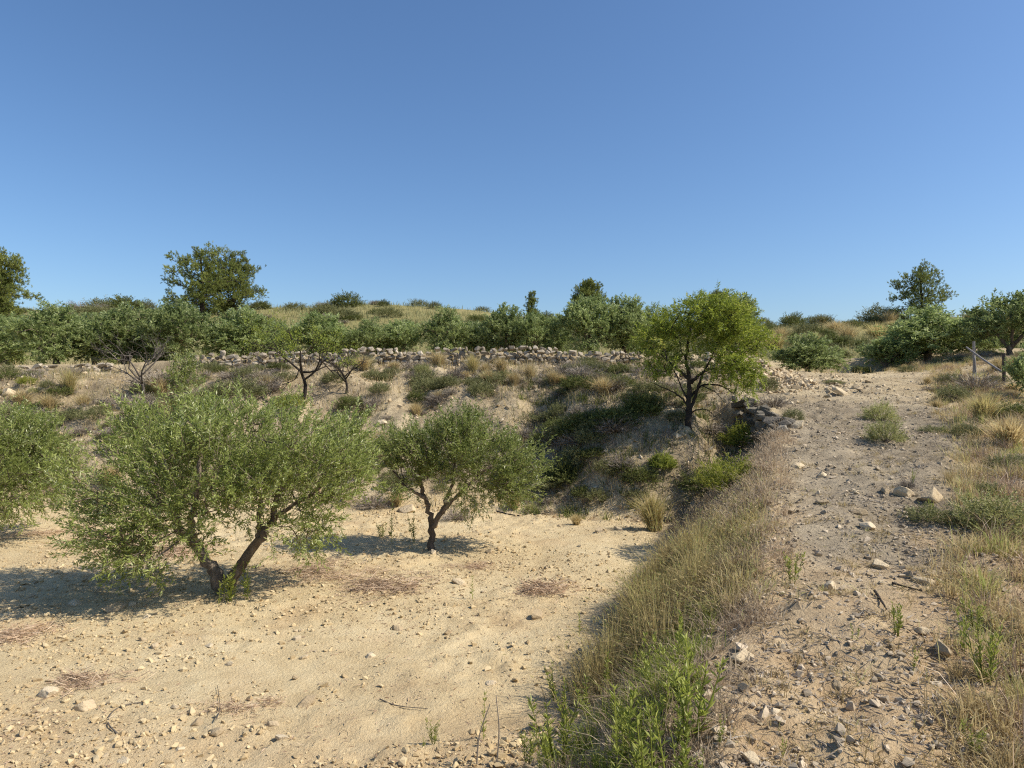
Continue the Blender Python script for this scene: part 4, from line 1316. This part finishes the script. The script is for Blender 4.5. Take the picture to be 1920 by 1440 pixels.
def slope_pts(n, y0, y1, t0, t1, ex=1.0):
    yy = y0 + (y1 - y0) * gr.uniform(0, 1, n) ** ex; t = gr.uniform(t0, t1, n)
    return XL(yy) + t * (XR(yy) - XL(yy)), yy, t


x, y, t = slope_pts(160, 5.2, 8.3, .05, .9)
tufts('tall_dry_grass', x, y, (.14 + .34 * gr.beta(1.6, 2, len(x))) * (1.05 - .55 * t) * (1 - .35 * smooth(7, 8.3, y)), 52, .11, (.004, .009), .6, 'green_straw', 'tall straw and green grass covering the gully slope beside the track', gr, .8, .36, .22, .25)
x, y, t = slope_pts(46, 5.3, 7.9, .12, .62)
tufts('upright_grass', x, y, .34 + .26 * gr.beta(2, 2, len(x)), 75, .07, (.004, .009), .28, 'green_straw', 'tallest upright straw clumps on the gully slope', gr, .8, .36, .18, .35)
x, y, t = slope_pts(150, 5.0, 9.0, .05, 1.0)
tufts('bleached_grass', x, y, (.14 + .30 * gr.beta(1.6, 2, len(x))) * (1.05 - .5 * t), 36, .13, (.004, .009), .75, 'straw', 'bleached straw stalks rising through the gully grass', gr, .9, .55, .2, .4)
x, y, t = slope_pts(260, 7.2, 12.2, .0, 1.0)
tufts('feathery_grass', x, y, .07 + .17 * gr.beta(2, 2, len(x)), 42, .10, (.005, .010), .6, 'mauve_straw', 'feathery mauve brown seed grass in the upper gully below the broom bushes', gr, .9, .5, .2, .5)
x, y, t = slope_pts(60, 4.6, 12.0, .9, 1.12)
tufts('edge_grass', x, y, .05 + .12 * gr.beta(2, 2, len(x)), 36, .09, (.005, .010), .7, 'mauve_straw', 'short dry grass fringing the left edge of the track', gr, 1.0, .5, .2, .3)
x, y, t = slope_pts(250, 2.9, 6.4, .3, 1.0)
tufts('low_slope_grass', x, y, .06 + .14 * gr.beta(1.5, 2, len(x)), 42, .08, (.003, .007), .8, 'mauve_straw', 'tangled low dry grass around the weeds at the bottom of the slope', gr, 1.0)
x, y, t = slope_pts(90, 3.2, 5.4, .3, .8)
tufts('green_slope_grass', x, y, .08 + .16 * gr.beta(1.5, 2, len(x)), 42, .06, (.003, .007), .5, 'green_leaf', 'fresh green grass around the weeds at the bottom of the slope', gr, .9, .5)


def hollow_pts(n):
    xx = gr.uniform(.2, 4.9, n); yy = YF(xx) - .2 + gr.uniform(0, 1, n) ** 1.2 * 5.5
    k = (xx < XL(yy) + .3) & (fbm(xx * 1.1, yy * 1.1, 171, 2) + gr.uniform(-.6, .6, n) > -.2)
    return xx[k], yy[k]


x, y = hollow_pts(520)
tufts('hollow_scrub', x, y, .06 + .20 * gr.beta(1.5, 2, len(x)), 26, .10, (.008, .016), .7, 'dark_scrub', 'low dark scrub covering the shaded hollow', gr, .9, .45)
x, y = hollow_pts(420)
tufts('hollow_twigs', x, y, .06 + .22 * gr.beta(1.5, 2, len(x)), 22, .11, (.005, .011), .9, 'dead_twig', 'dead twigs tangled over the shaded hollow', gr, .9, .4)
x, y = hollow_pts(260)
tufts('hollow_straw', x, y, .05 + .15 * gr.beta(1.5, 2, len(x)), 24, .09, (.005, .011), .7, 'mauve_straw', 'dry grass tufts in the shaded hollow', gr, .9, .4)


def verge_pts(n, k0, sc):
    yy = 2.9 + 24 * gr.uniform(0, 1, n) ** 1.9
    return XV(yy) + k0 + gr.gamma(1.3, sc, n), yy


x, y = verge_pts(760, -.5, 1.2)
tufts('verge_grass', x, y, .07 + .20 * gr.beta(1.5, 2.2, len(x)), 55, .09, (.004, .009), .6, 'straw', 'dry straw grass on the verge right of the track', gr, .9, .4)
x, y = verge_pts(460, -.2, 1.3)
tufts('rusty_grass', x, y, .10 + .26 * gr.beta(1.5, 2.2, len(x)), 42, .10, (.004, .009), .55, 'rust_straw', 'rust brown dead stalks on the verge right of the track', gr, .9, .5)
x, y = verge_pts(220, -.3, 1.2)
tufts('green_verge_grass', x, y, .10 + .22 * gr.beta(1.5, 2.2, len(x)), 48, .08, (.004, .008), .5, 'green_straw', 'greenish grass among dry stalks on the verge', gr, .9, .8)
yy = 3 + 18 * gr.uniform(0, 1, 420) ** 1.6
xx = XR(yy) + gr.uniform(0, 1, 420) ** .8 * (XV(yy) - XR(yy))
tufts('track_grass', xx, yy, .03 + .08 * gr.beta(1.3, 2.5, 420), 26, .05, (.003, .007), 1.0, 'straw', 'short withered grass tufts on the gravel track', gr, 1.0, .35)
x, y = clumped(34000, lambda n: (lambda xx: (xx, YF(xx) - .1 + gr.uniform(0, 1, n) * (YW(xx) - YF(xx))))(gr.uniform(-17, 6.5, n)), gr, .9, .05, 95)
k = x < XR(y); x, y = x[k], y[k]
grass('bank_grass', x, y, gr.uniform(.06, .30, len(x)), gr.uniform(.006, .012, len(x)), .5, 'straw', 'withered grass patches on the bank below the wall', gr, 1.0)
x, y = clumped(36000, lambda n: (lambda xx: (xx, YF(xx) - .1 + gr.uniform(0, 1, n) * (YW(xx) - YF(xx))))(gr.uniform(-17, 6.5, n)), gr, 1.1, .0, 195)
k = x < XR(y); x, y = x[k], y[k]
grass('bank_litter', x, y, gr.uniform(.05, .22, len(x)), gr.uniform(.006, .014, len(x)), .9, 'dead_twig', 'grey dead twigs and litter on the bank below the wall', gr, 1.0)
x, y = clumped(14000, lambda n: (lambda xx: (xx, YF(xx) - .1 + gr.uniform(0, 1, n) * (YW(xx) - YF(xx))))(gr.uniform(-17, 6.5, n)), gr, .8, .2, 196)
k = x < XR(y); x, y = x[k], y[k]
grass('bank_green', x, y, gr.uniform(.05, .24, len(x)), gr.uniform(.008, .016, len(x)), .6, 'scrub_leaf', 'low grey-green growth on the bank below the wall', gr, 1.0)
x, y = clumped(5000, lambda n: (gr.uniform(-18, 16, n), gr.uniform(22.3, 30, n)), gr, .8, .1, 97)
grass('terrace_grass', x, y, gr.uniform(.08, .32, len(x)), gr.uniform(.008, .016, len(x)), .4, 'straw', 'dry grass under the olives on the terrace', gr, .9)
x, y = clumped(62000, lambda n: (gr.uniform(-50, 50, n), gr.uniform(31, 63, n)), gr, .35, -.45, 99)
grass('hill_grass', x, y, gr.uniform(.15, .5, len(x)), gr.uniform(.02, .045, len(x)), .6, 'hill_grass', 'pale green and straw grass covering the hill', gr, .7)


def litter(name, x, y, L, mat, label, rng):
    g = Geo(); n = len(x)
    P = np.stack([x, y, height(x, y) + .006], 1)
    a = rng.uniform(0, 6.28, n)
    leaves(g, P, np.stack([np.cos(a), np.sin(a), rng.normal(.12, .2, n)], 1), L, rng.uniform(.004, .012, n), rng, rng.beta(2, 2, n), .2)
    tag(place(name, g.mesh(name, M[mat])), label, 'litter', kind='stuff')


n = 26000
y = 4.2 + gr.uniform(0, 1, n) ** 1.3 * 10; x = gr.uniform(-1, 1, n) * (y * .78 + .3)
k = (x < XL(y) + .2) & (y < YF(x)) & (fbm(x * .8, y * .8, 161, 3) + gr.uniform(-1, 1, n) - .8 * rut_band(x, y) > .15)
litter('field_litter', x[k], y[k], gr.uniform(.015, .07, k.sum()), 'rust_straw', 'bits of dead stalk and leaf strewn on the sandy field', gr)
n = 16000
y = 2.8 + gr.uniform(0, 1, n) ** 1.5 * 16; x = XR(y) + gr.uniform(0, 1, n) * (XV(y) - XR(y))
k = in_view(x, y) & (fbm(x * 1.2, y * 1.2, 163, 3) + gr.uniform(-1, 1, n) > -.1)
litter('track_litter', x[k], y[k], gr.uniform(.02, .09, k.sum()), 'dead_twig', 'bits of grey dead grass trodden into the gravel track', gr)


# dried weed mats on the field
def mat_mesh(seed, n):
    """tangle of dead stalks: several thinning patches that run into each other"""
    rng = np.random.default_rng(seed); g = Geo()
    nb = 7
    c = np.stack([rng.normal(0, .34, nb), rng.normal(0, .16, nb)], 1); c[0] = 0
    k = rng.choice(nb, n, p=np.array([.3] + [.7 / (nb - 1)] * (nb - 1)))
    sg = rng.uniform(.09, .22, nb)
    xy = c[k] + rng.normal(size=(n, 2)) * sg[k][:, None] * np.array([1, .7])
    dn = np.exp(-((xy - c[k]) ** 2).sum(1) / sg[k] ** 2)
    P = np.column_stack([xy, rng.uniform(0, .10, n) * dn])
    az = rng.normal(.4, .9, n) + math.pi * rng.integers(0, 2, n)
    D = np.stack([np.cos(az), np.sin(az), rng.normal(.05, .25, n)], 1)
    leaves(g, P, D, rng.uniform(.05, .24, n), .008, rng, rng.beta(2, 2, n), .1)
    return g.mesh('dry_weed_mat', M['rust_straw'])


MATS = [mat_mesh(700, 900), mat_mesh(701, 700), mat_mesh(702, 520)]
for i, (u, v, w, lab) in enumerate((
        (205, 1010, 150, 'brown dried weed mat on the field left of the large olive'), (330, 1035, 130, 'brown dried weed mat behind the large olive trunk'), (250, 1045, 120, 'thin dried weed mat left of the large olive trunk'),
        (700, 1098, 160, 'widest reddish dried weed mat, below the second olive'), (570, 1072, 140, 'reddish dried weed mat between the two olives'), (640, 1085, 110, 'small dried weed mat joining the widest mat'),
        (1008, 1104, 105, 'reddish dried weed mat alone on the right of the field'), (885, 1064, 70, 'faint dried weed mat right of the second olive'), (448, 1330, 90, 'tan dried weed tuft in the front of the field'),
        (148, 1278, 150, 'flattened tan dried weed at the lower left'), (22, 1195, 120, 'brown dried weed heap at the left edge'), (90, 1000, 90, 'faint dried weed mat under the left olive'))):
    p = pix(u, v); s = w / FPX * p[1]
    o = place('dry_weed_mat', MATS[i % 3], loc=p, rot=(0, 0, sr.uniform(-.5, .5)), scale=(s * 1.25, s * 1.35, s * (1.7 if i in (8, 10, 6) else 1.0)))
    tag(o, lab, 'dried weeds', 'dried weed mats on the field')


# ------------------------------------------------------------------ sticks, pipe, fence
def stick(name, label, pts, r, mat, cat='stick', lift=.012):
    P = []
    for u, v in pts:
        q = pix(u, v); q[2] = float(height(q[0], q[1])) + lift; P.append(q)
    P = spline(P, 5 * len(P)); base = P[0].copy()
    g = Geo(); tube(g, P - base, np.linspace(r, r * .55, len(P)), 6, .5, .1)
    o = place(name, g.mesh(name, M[mat], True), loc=base)
    tag(o, label, cat)


stick('curved_stick', 'dark curved stick lying alone at the lower left of the field', [(220, 1380), (203, 1362), (212, 1338), (240, 1322), (286, 1318)], .0065, 'grey_bark')
stick('stick', 'thin straight stick in the front of the field', [(712, 1315), (745, 1328), (802, 1332)], .005, 'grey_bark')
stick('stick', 'thin dark twig lying by the flat weathered slab', [(1122, 1240), (1160, 1234), (1190, 1230)], .006, 'grey_bark')
stick('stick', 'grey stick standing out of the tan dried weed tuft', [(405, 1365), (412, 1335), (408, 1290)], .004, 'grey_bark', lift=.02)
stick('charred_stick', 'short charred stick upright in the near track', [(1640, 1115), (1652, 1135), (1662, 1155)], .011, 'dark_bark', lift=.02)
stick('charred_stick', 'thin charred stick lying at the right of the near track', [(1672, 1100), (1700, 1108), (1730, 1118)], .009, 'dark_bark', lift=.02)
stick('black_pipe', 'thin black irrigation pipe along the foot of the bank', [(930, 962), (965, 968), (1000, 967), (1040, 962)], .014, 'pipe', 'pipe', .02)
for i, (u, v, hpx, lab) in enumerate(((930, 1440, 135, 'dry bare upright stalk near the bottom centre'), (893, 1440, 120, 'second dry bare stalk left of the upright one'))):
    p = pix(u, v); h = hpx / FPX * p[1]
    g = Geo(); tube(g, spline([(0, 0, -.03), (.02, 0, h * .5), (.0 if i == 0 else .09, 0, h)], 8), np.linspace(.006, .003, 8), 5, .5)
    tag(place('dry_stalk', g.mesh('dry_stalk', M['dead_twig']), loc=p), lab, 'dry stalk')


def post_geo(h, r, rng, top=True):
    g = Geo()
    zz = np.linspace(-.15, h, 8)
    P = np.stack([.008 * np.sin(zz * 5), .006 * np.cos(zz * 4), zz], 1)
    tube(g, P, r * (1 + .06 * rng.normal(size=8)), 9, .5, .04, rng)
    return g


fr = np.random.default_rng(91)
b = at(1882, 18.0); b2 = at(1826, 20.5)
root = place('broken_fence', None, loc=b)
tag(root, 'remains of a wooden fence with two posts and a slanting brace at the right', 'fence')
sc = 18.0 / FPX
h1 = EYE - (662 - 720) * sc - b[2]
place('post', post_geo(h1, .042, fr).mesh('post', M['dark_wood']), root)
h2 = EYE - (640 - 720) / FPX * 20.5 - b2[2]
place('post', post_geo(h2, .036, fr).mesh('post', M['wood']), root, loc=b2 - b)
g = Geo()
A = np.array([(1812 - 960) / FPX * 20.2, 20.2, EYE - (651 - 720) / FPX * 20.2]) - b
B = np.array([(1878 - 960) / FPX * 18.15, 18.15, EYE - (697 - 720) / FPX * 18.15]) - b
tube(g, spline([A, (A + B) / 2 + (0, 0, -.015), B], 8), np.linspace(.024, .028, 8), 8, .4, .03, fr)
place('brace', g.mesh('brace', M['wood'], True), root)
g = Geo()
A = np.array([(1827 - 960) / FPX * 20.3, 20.3, EYE - (667 - 720) / FPX * 20.3]) - b
B = np.array([(1831 - 960) / FPX * 20.1, 20.1, float(height((1831 - 960) / FPX * 20.1, 20.1)) - .1]) - b
tube(g, spline([A, B], 6), .022, 8, .4, .03, fr)
place('strut', g.mesh('strut', M['wood'], True), root)
